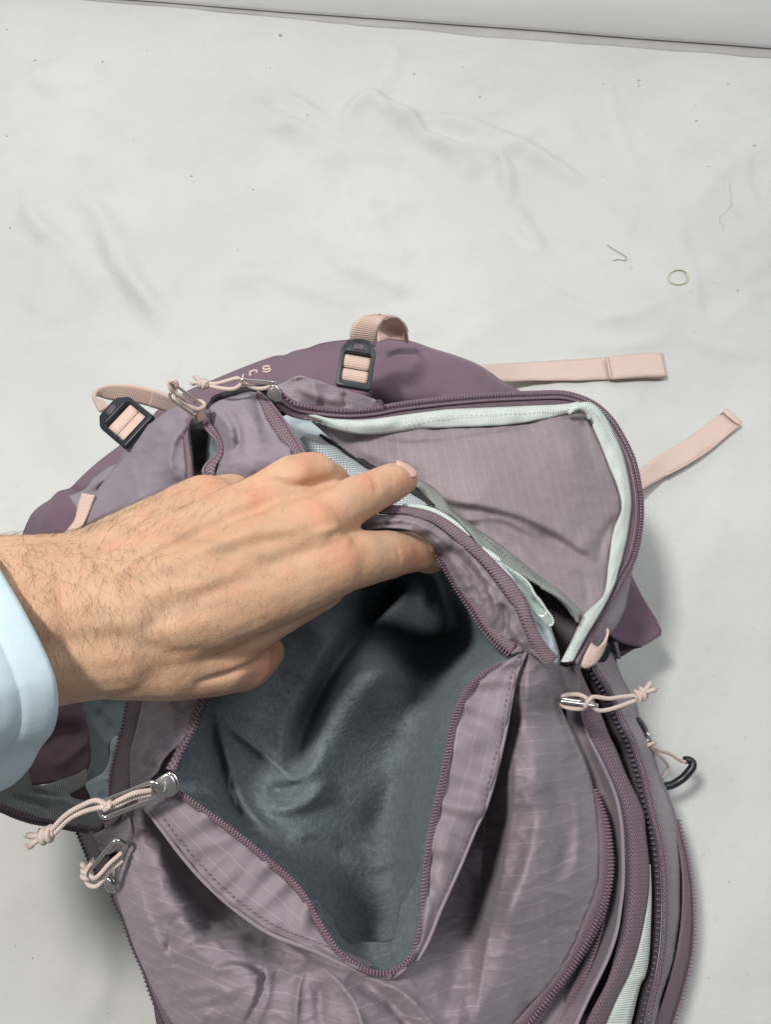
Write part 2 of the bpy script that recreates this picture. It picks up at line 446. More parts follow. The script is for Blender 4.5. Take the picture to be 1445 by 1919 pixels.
MAUVE = (.282, .228, .258)
M = dict(
 rip=m_ripstop('ripstop_mauve', MAUVE), rip_in=m_ripstop('ripstop_inside', (.298, .242, .264), .0066, 1.0, .72),
 lilac=m_ripstop('ripstop_lilac', (.275, .228, .275), .0062, .22, .65),
 plum=m_nylon('plum_nylon', (.175, .108, .148)), dark=m_nylon('dark_lining', (.10, .075, .088)),
 tape=m_tape('herringbone_tape', (.225, .150, .182)), knit=m_knit('knitted_tape', (.235, .158, .190)),
 coil=m_plain('coil_nylon', (.20, .128, .165), .38, var=.1, bump=0), coil_dark=m_plain('dark_moulded_teeth', (.085, .065, .09), .3, bump=0),
 pink=m_webbing('pink_webbing', (.78, .56, .475), k=.82), pinkr=m_webbing('pink_ribbon', (.80, .60, .53), .0010, .0019, .86),
 mint=m_grosgrain('mint_grosgrain', (.73, .79, .75)), mint_dk=m_grosgrain('grey_green_grosgrain', (.29, .305, .285), .0013),
 fleece=m_fleece('grey_blue_fleece', (.172, .200, .222)), lining=m_nylon('pale_blue_lining', (.48, .55, .59), .5),
 teal=m_nylon('grey_teal_lining', (.20, .26, .27)), mesh=m_mesh('white_mesh'), black=m_plain('black_cloth', (.018, .018, .022), .8),
 plastic=m_plain('black_plastic', (.014, .017, .023), .36, bump=.1), metal=m_plain('polished_steel', (.72, .70, .67), .16, 1.0, .05, bump=0),
 cord=m_cord('pink_cord', (.82, .655, .585)), twill=m_tape('blue_grey_twill', (.22, .28, .31), .0024), seam=m_plain('mauve_thread', (.13, .085, .115), .6, bump=0),
 mintthread=m_plain('mint_thread', (.42, .52, .47), .6, bump=0), cloth=m_nylon('pale_blue_cotton', (.63, .76, .83), .85),
 hem=m_nylon('hem_cotton', (.47, .455, .45), .9), sheet=m_sheet(), wall=m_plain('white_paint', (.90, .90, .92), .6, var=.03, scale=8, bump=.1), skin=m_skin(),
 nail=m_plain('nail', (.70, .45, .37), .3, bump=0), hair=m_plain('body_hair', (.16, .095, .06), .5, bump=0), vinyl=m_plain('grey_vinyl', (.36, .42, .38), .25, bump=.2))

# ------------------------------------------------------------ the setting: sheet and wall
def sheet():
    xs = np.arange(-0.95, 0.951, 0.005); ys = np.arange(-0.45, 1.10, 0.005)
    X, Y = np.meshgrid(xs, ys); n, m = X.shape
    w = np.stack([X.ravel(), Y.ravel(), np.zeros(n * m)], 1)
    # plan position seen for each point, only used to place the creases that lie there
    v = w - np.array([0, 0, CAM_H]); dep = v[:, 1] * ST - v[:, 2] * CT; up = v[:, 1] * CT + v[:, 2] * ST
    px = 722.5 + F * v[:, 0] / dep; py = 959.5 - F * up / dep
    xy = np.stack([px, py], 1)
    fo = [([(430, 200), (520, 235), (600, 262), (650, 245)], 18, .0035), ([(520, 180), (590, 215), (620, 240)], 12, .003),
          ([(640, 240), (665, 205), (700, 195), (740, 225), (790, 262)], 13, .0042), ([(720, 205), (770, 235), (800, 268), (870, 290), (920, 320)], 11, .004),
          ([(790, 232), (880, 245), (950, 270), (1010, 300), (1100, 350)], 14, .0042), ([(850, 275), (930, 290), (960, 380)], 12, .003),
          ([(800, 262), (860, 305), (900, 330)], 14, .003), ([(560, 300), (650, 290), (780, 300), (830, 330)], 14, .0015),
          ([(960, 380), (985, 430), (1020, 470)], 16, .0028), ([(560, 420), (650, 470), (780, 480)], 18, .0018),
          ([(140, 340), (200, 430), (260, 540), (330, 640)], 22, .0035), ([(40, 390), (120, 470), (200, 560)], 20, .0022),
          ([(190, 440), (230, 520), (320, 600)], 16, .0022), ([(620, 490), (700, 520), (800, 555)], 15, .0022),
          ([(420, 520), (560, 545), (660, 590)], 26, .0030), ([(400, 240), (520, 250), (600, 235)], 10, .0018), ([(700, 60), (740, 120), (690, 200)], 18, .0022),
          ([(1000, 540), (1080, 580), (1200, 610)], 14, .0022), ([(1050, 640), (1150, 655), (1250, 640)], 12, .0018),
          ([(1300, 470), (1380, 520), (1445, 480)], 24, .002), ([(30, 380), (90, 480), (60, 640)], 25, .0015),
          ([(60, 1620), (130, 1730), (110, 1900)], 40, .002), ([(180, 1700), (200, 1820), (170, 1919)], 25, .002)]
    rr = random.Random(11)
    for _ in range(46):
        cx, cy, a, L = rr.uniform(-40, 1480), rr.uniform(60, 640), rr.uniform(-.6, 1.5), rr.uniform(60, 190)
        k = rr.uniform(-.35, .35); q = [(cx + t * L * math.cos(a) - k * t * t * L * math.sin(a), cy + t * L * math.sin(a) * .8 + k * t * t * L * math.cos(a)) for t in (-1, -.4, .2, .7, 1)]
        fo.append((q, rr.uniform(8, 20), rr.choice((-1, 1, 1)) * rr.uniform(.0004, .0013)))
    w[:, 2] = 2.3 * folds_h(xy, fo) + np.array([(.0050 * noise.noise((a * 7, b * 9, 3.3)) + .0022 * noise.noise((a * 19 + b * 6, b * 15, 1.3)) + .0100 * max(0, .30 - abs(noise.noise((a * 8 - b * 5, b * 5, 7.7)))) + .0075 * max(0, .22 - abs(noise.noise((a * 5 + b * 3, b * 9 - a * 3, 2.7))))) for a, b in w[:, :2]])
    wa, wb = P(150, 0, 0), P(1445, 98, 0); dn = (wb - wa).normalized(); dist = (w[:, 0] - wa.x) * dn.y - (w[:, 1] - wa.y) * dn.x
    w[:, 2] *= np.clip(dist / .06, .12, 1)
    # hem rises a little against the wall
    return mesh_obj('white_sheet', w, grid_faces(n, m), M['sheet'], None, w[:, :2].copy(), kind='structure')
SHEET = sheet()
bpy.context.view_layer.update()
def gz(x, y):
    """height of the rumpled sheet under a point"""
    p = P(x, y, 0); ok, loc, _, _ = SHEET.ray_cast(Vector((p.x, p.y, .3)), Vector((0, 0, -1)))
    return loc.z if ok else 0.0
def wall():
    a = P(150, 0, 0); b = P(1445, 98, 0); d = (b - a).normalized(); a = a - d * 1.2; b = b + d * 1.2
    nrm = Vector((-d.y, d.x, 0))
    prof = [(0.03, .005), (0.008, .0022), (0.002, .0035), (0.0, .009), (0.002, .05), (0.004, .25), (0.004, .9), (.06, .9)]
    V = []
    N = 60
    for i in range(N + 1):
        q = a.lerp(b, i / N)
        for s, z in prof:
            e = .0015 * noise.noise((i * .35, z * 4, 1.7)); V.append(q + nrm * (s + e) + Vector((0, 0, z)))
    mesh_obj('wall', V, [f[::-1] for f in grid_faces(N + 1, len(prof))], M['wall'], None, kind='structure')
    # turned hem of the sheet lying along the wall
    V = []
    for i in range(161):
        t = i / 160; q = a.lerp(b, t); px_t = (q.x - P(300, 12, 0).x) / .8
        wv = max(.0008, min(1, px_t * 2.2) * (.011 + .003 * noise.noise((i * .22, 0, 9)))); k = .0003 * noise.noise((i * .5, 3, 2))
        for s_, z in ((0.012, .0010), (-wv * .5, .0018 + k), (-wv, .0014), (-wv - .0005, .0002)):
            V.append(q + nrm * s_ + Vector((0, 0, z)))
    mesh_obj('sheet_hem', V, grid_faces(161, 4), M['hem'], None, kind='structure')
wall()

# ------------------------------------------------------------ the backpack
bag = bpy.data.objects.new('backpack', None); C.objects.link(bag); bag.location = (0, 0, 0)
set_props(bag, 'mauve ripstop backpack lying open on the white sheet, fleece-lined pocket unzipped', 'backpack')

def skirt(name, curve, mat, inset=0.012, zlow=0.004, m=7, bulge=0.012):
    w = PA(cr(curve, 8)); c = np.array([0.0, 0.16, 0]); n = len(w); rows = []
    d = w - c; d[:, 2] = 0; d /= np.linalg.norm(d, axis=1)[:, None]
    for j in range(m):
        t = j / (m - 1); q = w.copy(); q[:, 2] = w[:, 2] * (1 - t) + zlow * t
        q = q - d * (inset * t + bulge * 0.0) - d * .0015 * math.sin(t * 3.1)
        q = q + d * (.0015 * np.array([noise.noise((i * .12, t * 3, 5.1)) for i in range(n)]))[:, None] * (t > 0)
        rows.append(q)
    V = np.stack(rows, 1).reshape(-1, 3); f = grid_faces(n, m)
    return mesh_obj(name, V, f, mat, bag, V[:, :2].copy(), thick=.001, off=0)

# inner floor of the pack: closes every gap between the layers
patch('inner_lining', [(90, 1010, .05), (180, 905, .07), (300, 810, .1), (420, 735, .1), (560, 690, .1), (760, 690, .09), (960, 770, .08), (1120, 980, .07),
      (1150, 1200, .06), (1190, 1400, .05), (1240, 1600, .045), (1250, 1800, .045), (1200, 1990, .05), (340, 1990, .10), (270, 1760, .10), (215, 1600, .10), (100, 1500, .10), (60, 1300, .08)],
      M['dark'], bag, inner=[(700, 1100, .05), (700, 900, .06), (500, 900, .07), (700, 1400, .05), (900, 1250, .05), (700, 1700, .06), (300, 1300, .07), (1000, 1600, .05)], sp=22, nz=(.002, .01))

lid_edge = [(20, 1050, .045), (38, 1009, .06), (50, 980, .075), (60, 962, .082), (77, 947, .088), (93, 937, .092), (108, 922, .096), (131, 915, .10), (145, 901, .10), (166, 881, .105),
      (191, 860, .11), (229, 831, .115), (285, 780, .125), (295, 769, .13), (349, 734, .135), (400, 712, .14), (453, 690, .145), (490, 676, .148), (518, 667, .15), (534, 666, .15), (552, 658, .152), (580, 652, .154),
      (601, 644, .155), (643, 638, .157), (709, 633, .158), (736, 633, .157), (768, 639, .154), (809, 653, .15), (860, 669, .142), (900, 686, .136), (948, 719, .128), (985, 739, .12), (1060, 800, .11), (1130, 930, .10),
      (1179, 1066, .09), (1202, 1115, .088), (1232, 1165, .087), (1240, 1183, .086)]
patch('lid', lid_edge + [(1239, 1191, .085, 'c'), (1202, 1211, .09), (1164, 1203, .095), (1141, 1190, .10), (1090, 1180, .12), (1000, 1050, .14), (850, 900, .155), (700, 800, .17), (560, 770, .18),
      (400, 790, .175), (300, 880, .165), (190, 1000, .15), (120, 1100, .12), (60, 1110, .07)], M['plum'], bag,
      inner=[(700, 720, .19), (560, 710, .185), (860, 730, .165), (1000, 820, .145), (170, 930, .13), (110, 990, .11), (260, 850, .14), (340, 770, .155), (450, 725, .165)],
      folds=[([(700, 745), (735, 700), (790, 680), (870, 672)], 26, .006, 'r'), ([(560, 668), (620, 655), (700, 650), (760, 655)], 10, -.0025), ([(640, 720), (700, 690), (720, 650)], 16, .004),
             ([(690, 735), (730, 770), (850, 740)], 14, -.004), ([(880, 690), (940, 735)], 9, .003, 'r'), ([(900, 700), (930, 745)], 5, -.002),
             ([(131, 915), (150, 925), (175, 930)], 9, -.009), ([(166, 881), (200, 885), (225, 900)], 7, .004, 'r'), ([(60, 990), (110, 960), (140, 940)], 20, .004),
             ([(70, 1000), (90, 960), (93, 940)], 5, .002, 'r'), ([(1180, 1080), (1200, 1150), (1190, 1200)], 14, .003)], sp=6, nz=(.0016, .014))
skirt('lid_side', lid_edge, M['plum'], .02)
patch('lid_lining', [(1145, 1192, .082, 'c'), (1200, 1210, .08, 'c'), (1168, 1229, .07), (1155, 1236, .06, 'c'), (1120, 1230, .06)], M['dark'], bag, sp=8)
tube('lid_piping', [(1150, 1229, .074), (1175, 1217, .08), (1203, 1210, .086)], .0012, M['plum'], bag)
patch('lid_underlay', [(128, 930, .14, 'c'), (160, 915, .145), (175, 895, .148), (220, 870, .155), (240, 900, .16), (190, 990, .155), (150, 960, .15)], M['lilac'], bag,
      folds=[([(165, 920), (190, 900), (215, 895)], 7, .006), ([(185, 925), (200, 900)], 5, -.004)], sp=5)

# embroidered letters on the lid, standing upside down to the camera
letters = [[[(505, 687), (499, 686), (493, 689), (494, 692), (500, 692), (505, 690.5), (506, 694), (500, 697), (493, 696)]],
           [[(469, 704), (468, 698), (473, 695), (479, 694), (481, 696), (480, 699)]],
           [[(456, 702), (454, 708), (453, 712)], [(444, 706), (448, 709), (452, 712)]]]
deps = bpy.context.evaluated_depsgraph_get()
lid_o = bpy.data.objects['lid']
bpy.context.view_layer.update()
def on_surface(o, x, y, lift=.0006):
    a = Vector((0, 0, CAM_H)); d = (P(x, y, 0) - a).normalized()
    ok, loc, nr, _ = o.ray_cast(a, d)
    return (loc - d * lift) if ok else P(x, y, .17)
for g in letters:
    J = Joined()
    for s in g:
        pts = cr([(x, y, 0) for x, y in s], 1.5); w = np.array([on_surface(lid_o, a, b) for a, b, _ in pts])
        v = sweep_pts(w, .00072, 6)
        J.add(v, grid_faces(len(w), 6, True) + [tuple(range(6))[::-1], tuple(range((len(w) - 1) * 6, len(w) * 6))])
    J.obj('embroidered_letter', M['pinkr'], bag, kind=None)

# ---- lower right side of the pack
side_edge = [(1120, 1215, .10), (1148, 1225, .095), (1155, 1240, .09), (1164, 1266, .085), (1179, 1295, .08), (1195, 1326, .078), (1199, 1345, .078), (1216, 1378, .076), (1230, 1426, .074),
      (1237, 1450, .073), (1264, 1519, .07), (1275, 1572, .068), (1280, 1610, .067), (1282, 1685, .066), (1279, 1740, .066), (1266, 1810, .067), (1241, 1890, .07), (1210, 1970, .072)]
teethc = [(1103, 1250, .145), (1112, 1266, .145), (1129, 1291, .143), (1145, 1326, .14), (1158, 1355, .139), (1176, 1391, .138), (1191, 1436, .136), (1198, 1460, .135), (1211, 1519, .133), (1225, 1574, .131),
      (1233, 1630, .13), (1236, 1699, .13), (1233, 1768, .131), (1225, 1824, .132), (1211, 1879, .134), (1203, 1919, .136), (1180, 1985, .138)]
patch('side_panel', side_edge + [(1180, 1990, .13, 'c')] + off(teethc, -4)[::-1] + [(1085, 1235, .14, 'c')], M['rip'], bag,
      inner=[(1250, 1600, .105), (1262, 1700, .10), (1250, 1800, .105), (1215, 1450, .105), (1170, 1330, .115), (1225, 1900, .11)], rot=-.15,
      folds=[([(1130, 1240), (1150, 1290), (1175, 1330)], 10, .004), ([(1195, 1330), (1180, 1380), (1210, 1440)], 12, -.002), ([(1215, 1480), (1240, 1530)], 10, .002),
             ([(1255, 1560), (1262, 1650), (1258, 1760)], 14, .0035)], sp=6)
skirt('side_wall', side_edge, M['rip'], .008)
# outer coil tape along the silhouette
outer_a = [(1266, 1535, .074), (1275, 1590, .078), (1281, 1640, .082), (1281, 1700, .084), (1276, 1752, .084), (1264, 1812, .084), (1240, 1890, .086), (1216, 1950, .088)]
outer_b = [(1270, 1535, .06), (1286, 1600, .06), (1295, 1650, .06), (1299, 1699, .06), (1299, 1754, .06), (1294, 1796, .06), (1276, 1870, .062), (1245, 1960, .065)]
z1 = bpy.data.objects.new('side_zipper', None); C.objects.link(z1); z1.parent = bag
ribbon('tape', outer_a, outer_b, M['knit'], z1, 5, bulge=.002)
teeth(off(outer_b, -2, .002), .0024, (.0008, .0017, .0012), M['coil'], z1, 0)
skirt('lower_side_wall', outer_b, M['plum'], .008)
stitches(off(outer_a, 3, .001), M['coil'], z1, .0022, .0007, .0002)
# moulded front zipper
z2 = bpy.data.objects.new('main_zipper', None); C.objects.link(z2); z2.parent = bag
ribbon('tape', off(teethc, 14, -.004), off(teethc, -3, .0005), M['dark'], z2, 4)
teeth(off(teethc, 2, .001), .0030, (.0011, .0021, .0013), M['coil_dark'], z2, 0)
tube_w('piping', PA(cr(off(teethc, -5, .0025), 5)), .0008, M['coil_dark'], z2)
ribbon('tape_edge', off(teethc, -6, .002), off(teethc, -16, .001), M['tape'], z2, 4, bulge=.0006)
stitches(off(teethc, -9, .0028), M['seam'], bag, .0027, .0008, .00028)
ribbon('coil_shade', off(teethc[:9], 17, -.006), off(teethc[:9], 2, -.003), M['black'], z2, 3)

# herringbone tape
tl = [(1074, 1250, .185), (1079, 1272, .18), (1087, 1316, .175), (1089, 1337, .173), (1098, 1370, .172), (1112, 1405, .17), (1129, 1450, .168), (1156, 1519, .166), (1164, 1560, .165), (1170, 1616, .164), (1172, 1671, .164),
      (1167, 1727, .165), (1156, 1776, .167), (1139, 1837, .17), (1106, 1901, .174), (1070, 1985, .178)]
tr = [(1086, 1245, .168), (1091, 1262, .166), (1108, 1299, .162), (1125, 1333, .16), (1141, 1374, .158), (1158, 1410, .157), (1174, 1450, .156), (1206, 1519, .154), (1211, 1560, .153), (1218, 1624, .152), (1217, 1671, .152),
      (1208, 1727, .153), (1197, 1776, .155), (1181, 1823, .157), (1156, 1873, .16), (1136, 1919, .163), (1105, 1985, .166)]
z3 = bpy.data.objects.new('storm_zipper', None); C.objects.link(z3); z3.parent = bag
ribbon('tape', tl, tr, M['tape'], z3, 8, bulge=.004, wave=.001)
stitches(off(cr(tr, 6), 6, .0016), M['coil'], z3, .0017, .0007, .0006)
stitches(off(cr(tr, 6), 10, .002), M['coil'], z3, .0017, .0007, .0005)
# mint binding at the bottom
ribbon('mint_binding', [(1214, 1620, .150), (1216, 1670, .150), (1207, 1727, .151), (1195, 1776, .153), (1176, 1823, .155), (1150, 1873, .158), (1122, 1925, .161), (1090, 1985, .164)],
       [(1220, 1620, .146), (1222, 1670, .145), (1221, 1727, .145), (1217, 1796, .146), (1210, 1830, .148), (1203, 1842, .147), (1194, 1873, .149), (1183, 1919, .15), (1160, 1985, .152)], M['mint'], bag, 6, step=4, bulge=.002, wave=.0015)
stitches([(1214, 1727, .153), (1209, 1776, .155), (1200, 1820, .157), (1196, 1845, .158), (1180, 1880, .16), (1165, 1925, .162)], M['mintthread'], bag)

# fabric fold between pocket and tape
fr = [(1081, 1250, .20), (1088, 1300, .19), (1090, 1336, .188), (1105, 1385, .186), (1128, 1430, .184), (1153, 1488, .182), (1163, 1530, .182), (1167, 1571, .182), (1168, 1653, .182), (1161, 1715, .183), (1155, 1748, .184), (1138, 1797, .186), (1100, 1875, .19), (1080, 1919, .193), (1050, 1990, .196)]
fl = [(1060, 1250, .205), (1062, 1300, .19), (1064, 1352, .182), (1088, 1406, .178), (1104, 1450, .174), (1130, 1520, .164), (1138, 1571, .158), (1138, 1632, .155), (1128, 1694, .156), (1104, 1752, .16), (1071, 1809, .165), (1034, 1859, .17), (992, 1919, .18), (950, 1990, .185)]
o = ribbon('gusset', fl, fr, M['rip'], bag, 10, bulge=-.003, wave=.003)
tube_w('gusset_edge', PA(cr([(x, y, z + .0004) for x, y, z in fr[3:]], 5)), .0011, M['lilac'], bag)
# pocket zipper (open): tape with coil on the pocket, second tape below it
pzi = [(1113, 1478, .188), (1118, 1513, .192), (1124, 1571, .195), (1124, 1612, .196), (1118, 1665, .197), (1097, 1719, .199), (1072, 1776, .201), (1039, 1834, .204), (973, 1908, .208), (900, 1990, .21)]
pzo = [(1117, 1478, .184), (1138, 1529, .186), (1146, 1571, .187), (1149, 1632, .188), (1138, 1694, .189), (1114, 1752, .191), (1081, 1809, .194), (1044, 1859, .197), (1000, 1921, .20), (930, 1990, .205)]
z4 = bpy.data.objects.new('lower_pocket_zipper', None); C.objects.link(z4); z4.parent = bag
ribbon('tape', pzi, pzo, M['knit'], z4, 6, step=4, bulge=.002)
mid = (cr(pzi, n=90) * .3 + cr(pzo, n=90) * .7); mid[:, 2] += .0022
teeth([tuple(q) for q in mid], .0017, (.0006, .0017, .0009), M['coil'], z4)
teeth(off(pzo, 2, .0008), .0017, (.0006, .0013, .0009), M['coil'], z4)
p2o = [(1140, 1690, .17), (1134, 1718, .172), (1125, 1754, .174), (1103, 1818, .177), (1073, 1879, .18), (1056, 1919, .183), (1020, 1990, .186)]
ribbon('lower_tape', off(p2o, 16, -.002), p2o, M['knit'], z4, 5, bulge=.001)
teeth(off(p2o, 4, .002), .0017, (.0006, .0015, .0009), M['coil'], z4)
tube_w('tape_cord', PA(cr(off(p2o, 0, .001), 5)), .0008, M['coil'], z4)
patch('twill_lining', [(1130, 1715, .165, 'c'), (1120, 1760, .168), (1094, 1818, .17), (1060, 1885, .172), (1030, 1950, .175), (1000, 1995, .178, 'c'), (930, 1995, .178, 'c'), (1000, 1915, .175), (1060, 1840, .17), (1100, 1770, .167)],
      M['twill'], bag, sp=6, rot=.8)

# ---- front pocket panel
left_sil = [(240, 1500, .245), (232, 1519, .245), (224, 1549, .243), (221, 1591, .24), (216, 1632, .238), (219, 1674, .236), (230, 1710, .234), (242, 1743, .232), (254, 1779, .23), (269, 1813, .228), (291, 1859, .226), (312, 1898, .225), (330, 1925, .225), (370, 1995, .225, 'c')]
stL = [(262, 1500, .285), (297, 1545, .284), (345, 1608, .283), (394, 1662, .282), (452, 1712, .281), (510, 1750, .280), (588, 1780, .278), (636, 1803, .276), (690, 1826, .274), (735, 1838, .272)]
stR = [(781, 1800, .272), (800, 1768, .272), (828, 1700, .272), (862, 1625, .272), (889, 1560, .272), (912, 1509, .272), (932, 1440, .272), (949, 1365, .272), (957, 1319, .273), (969, 1262, .274), (986, 1222, .275)]
inner_edge = [(262, 1500, .268), (310, 1530, .215), (370, 1590, .192), (430, 1650, .185), (500, 1705, .190), (570, 1745, .225), (640, 1778, .262), (700, 1805, .262), (740, 1812, .262), (775, 1780, .25), (800, 1735, .215), (830, 1660, .195), (860, 1590, .195),
      (885, 1520, .198), (905, 1450, .208), (925, 1370, .222), (935, 1310, .245), (950, 1255, .258), (980, 1218, .268)]
panel_out = left_sil + [(900, 1995, .212, 'c')] + [(x, y, z) for x, y, z in pzi[:-1]][::-1] + [(1104, 1445, .19), (1089, 1406, .195), (1064, 1352, .205), (1052, 1323, .212), (1056, 1300, .22), (1085, 1300, .21), (1086, 1275, .22), (1072, 1258, .235), (1050, 1246, .25), (1015, 1230, .268)] + [(985, 1218, .272, 'c')] + inner_edge[::-1]
def uv_panel(vo, w):
    # weave follows the bulge of the pocket: rows tilt from one side to the other
    x = w[:, 0] - .0; y = w[:, 1]
    return np.stack([x * .97 + .25 * y, y - .06 * x * 0 - (-.05 * x + .9 * x * x * np.where(x > 0, 1.6, .9))], 1)
patch('front_pocket', panel_out, M['rip'], bag, uvf=uv_panel, sp=4.2, nz=(.0022, .009), crk=.0022,
      inner=[(325, 1640, .256), (380, 1710, .248), (450, 1762, .252), (362, 1640, .222), (420, 1700, .214), (490, 1752, .230), (935, 1540, .225), (900, 1640, .215), (880, 1720, .215), (300, 1600, .262), (260, 1640, .252), (350, 1700, .262), (420, 1780, .262), (500, 1900, .262), (330, 1820, .245), (600, 1860, .268), (750, 1880, .262), (850, 1850, .24), (900, 1900, .24), (700, 1980, .262), (380, 1900, .25),
             (870, 1760, .228), (960, 1700, .25), (1000, 1600, .252), (1060, 1600, .232), (980, 1500, .256), (1000, 1400, .258), (1040, 1500, .245), (960, 1800, .236), (1020, 1750, .225), (1000, 1300, .262), (950, 1450, .25), (1060, 1400, .222)],
      folds=[([(268, 1680), (285, 1740), (320, 1800), (345, 1880)], 3, .005, 's', 30), ([(620, 1900), (700, 1920), (800, 1990)], 3, .006, 's', 40), ([(400, 1870), (380, 1930), (385, 1990)], 3, .005, 's', 30), ([(305, 1792), (345, 1775), (379, 1763), (442, 1748), (520, 1744), (580, 1775)], 2.5, .0085, 's', 40), ([(290, 1720), (330, 1740), (311, 1790)], 9, -.003), ([(311, 1788), (270, 1700), (255, 1640)], 6, .0025, 'r'),
             ([(311, 1788), (330, 1720), (400, 1740)], 5, -.002), ([(395, 1815), (440, 1806), (494, 1824)], 2, .0075, 's', 22), ([(496, 1822), (482, 1860), (452, 1925)], 2, .0075, 's', 26), ([(470, 1812), (494, 1826), (480, 1850)], 8, -.004, 'v'),
             ([(505, 1820), (500, 1870), (478, 1925)], 8, .003), ([(578, 1800), (560, 1850), (553, 1930)], 9, .006, 'r'), ([(578, 1802), (621, 1828), (665, 1884), (690, 1960)], 11, .007, 'r'), ([(600, 1840), (600, 1930)], 12, -.006),
             ([(650, 1830), (720, 1870), (790, 1950)], 14, -.008), ([(690, 1832), (760, 1865), (840, 1960)], 13, .007, 'r'), ([(520, 1760), (580, 1800)], 12, .006, 'r'), ([(540, 1790), (515, 1840)], 8, -.003),
             ([(925, 1560), (905, 1650), (885, 1750), (855, 1900)], 32, -.011), ([(965, 1380), (965, 1480), (945, 1620), (915, 1760), (890, 1930)], 14, .0075, 'r'), ([(1000, 1330), (1010, 1450), (990, 1600), (960, 1700), (930, 1850)], 22, .006),
             ([(1010, 1480), (985, 1570), (950, 1680)], 13, -.004), ([(1030, 1470), (1055, 1540), (1060, 1600), (1035, 1670)], 16, -.0065), ([(1075, 1480), (1085, 1560), (1080, 1640)], 8, .003), ([(1010, 1670), (1050, 1674), (1095, 1690)], 4, .0022, 'r'),
             ([(1015, 1672), (1025, 1740), (1030, 1810)], 5, .0025, 'r'), ([(1035, 1740), (1070, 1735), (1090, 1742)], 8, -.003), ([(1000, 1850), (985, 1900), (960, 1960)], 14, -.005), ([(870, 1800), (860, 1900), (850, 1980)], 12, .004),
             ([(1045, 1300), (1060, 1360), (1100, 1440)], 8, -.005), ([(1010, 1260), (1040, 1330), (1075, 1420)], 10, .0045, 'r'), ([(1040, 1240), (1060, 1270), (1062, 1300)], 8, .003), ([(990, 1240), (985, 1320), (965, 1400)], 9, .004, 'r'),
             ([(235, 1560), (245, 1640), (262, 1740)], 8, .003, 'r'), ([(250, 1530), (262, 1620), (258, 1660)], 6, -.0025), ([(370, 1620), (430, 1700), (500, 1752)], 14, .004), ([(330, 1640), (380, 1720), (400, 1760)], 16, -.004),
             ([(330, 1860), (400, 1850), (440, 1870)], 10, .004), ([(350, 1900), (420, 1880)], 8, -.003)])
skirt('front_pocket_side', [q[:3] for q in left_sil], M['rip'], .03, .12)
skirt('bottom_panel', [(365, 1990, .224), (500, 1994, .235), (700, 1994, .235), (900, 1992, .211), (1000, 1990, .19), (1100, 1988, .165), (1180, 1986, .13), (1212, 1968, .072)], M['plum'], .004)
# facings on both sides of the fleece pocket
cL = [(318, 1476, .292), (331, 1478, .292), (379, 1511, .290), (433, 1550, .288), (471, 1579, .286), (510, 1613, .284), (544, 1642, .282), (573, 1676, .280), (592, 1710, .278), (612, 1744, .276), (636, 1778, .275), (665, 1802, .274), (699, 1817, .273), (733, 1817, .273),
      (762, 1797, .273), (779, 1758, .273), (789, 1710, .273), (791, 1652, .274), (798, 1594, .275), (806, 1545, .276), (820, 1482, .277), (835, 1410, .277), (843, 1360, .277), (857, 1319, .277), (881, 1280, .276), (911, 1255, .275), (941, 1240, .274)]
cU = [(954, 1229, .272), (928, 1207, .272), (902, 1177, .273), (881, 1143, .274), (855, 1104, .275), (833, 1066, .277), (816, 1040, .278)]
o = ribbon('left_facing', cL[:14], [(255, 1497, .288)] + stL[1:8] + [(664, 1816, .274), (700, 1832, .272), (735, 1838, .271)], M['rip'], bag, 14, step=4, bulge=.003, wave=.005)
o = ribbon('right_facing', cL[13:], [(735, 1838, .271), (765, 1820, .271)] + stR, M['rip'], bag, 14, step=4, bulge=.003, wave=.006)
stitches([(x + 8, y - 14, z + .003) for x, y, z in stL[1:8]], M['seam'], bag)
stitches([(x - 9, y - 3, z + .0025) for x, y, z in stR[2:]], M['seam'], bag)
tube_w('facing_edge', PA(cr([(x - 1, y + 1, z) for x, y, z in stL[:9]], 5)), .0008, M['rip'], bag)
tube_w('facing_edge', PA(cr([(x, y, z) for x, y, z in stR], 5)), .0008, M['rip'], bag)
z5 = bpy.data.objects.new('fleece_pocket_zipper', None); C.objects.link(z5); z5.parent = bag
ribbon('tape', off(cL, 0, .002), off(cL, 13, .0022), M['knit'], z5, 5, step=4, bulge=.0008)
teeth(off(cL, 1, .0028), .00132, (.00058, .0011, .0009), M['coil'], z5, 0)
teeth(off(cL, 5, .0030), .00132, (.00055, .0007, .0007), M['coil'], z5, 0)

# ---- upper facing over the fingertip, and the long curved tape of the main opening
tpU = [(700, 958, .302), (716, 952, .302), (733, 946, .302), (780, 952, .300), (822, 964, .298), (877, 1002, .296), (907, 1030, .294), (932, 1055, .292), (968, 1094, .289), (988, 1127, .287), (1001, 1163, .284), (1018, 1199, .281), (1046, 1232, .276)]
tpL = [(712, 964, .300), (730, 964, .300), (760, 965, .303), (790, 973, .303), (815, 984, .298), (849, 1011, .296), (891, 1047, .293), (918, 1077, .291), (946, 1116, .289), (968, 1149, .286), (985, 1191, .283), (1002, 1222, .279), (1026, 1250, .275)]
z6 = bpy.data.objects.new('main_opening_zipper', None); C.objects.link(z6); z6.parent = bag
ribbon('tape', tpU, tpL, M['knit'], z6, 7, step=4, bulge=.0015, wave=.001)
teeth(off(tpL, -3, .002), .0017, (.0007, .0006, .0006), M['coil'], z6)
ribbon('mint_binding', [(755, 944, .300), (807, 950, .2985), (853, 975, .2965), (882, 1003, .294)], [(755, 950, .2985), (800, 961, .297), (845, 986, .2945), (876, 1006, .293)], M['mint'], bag, 4, step=4, bulge=.001)
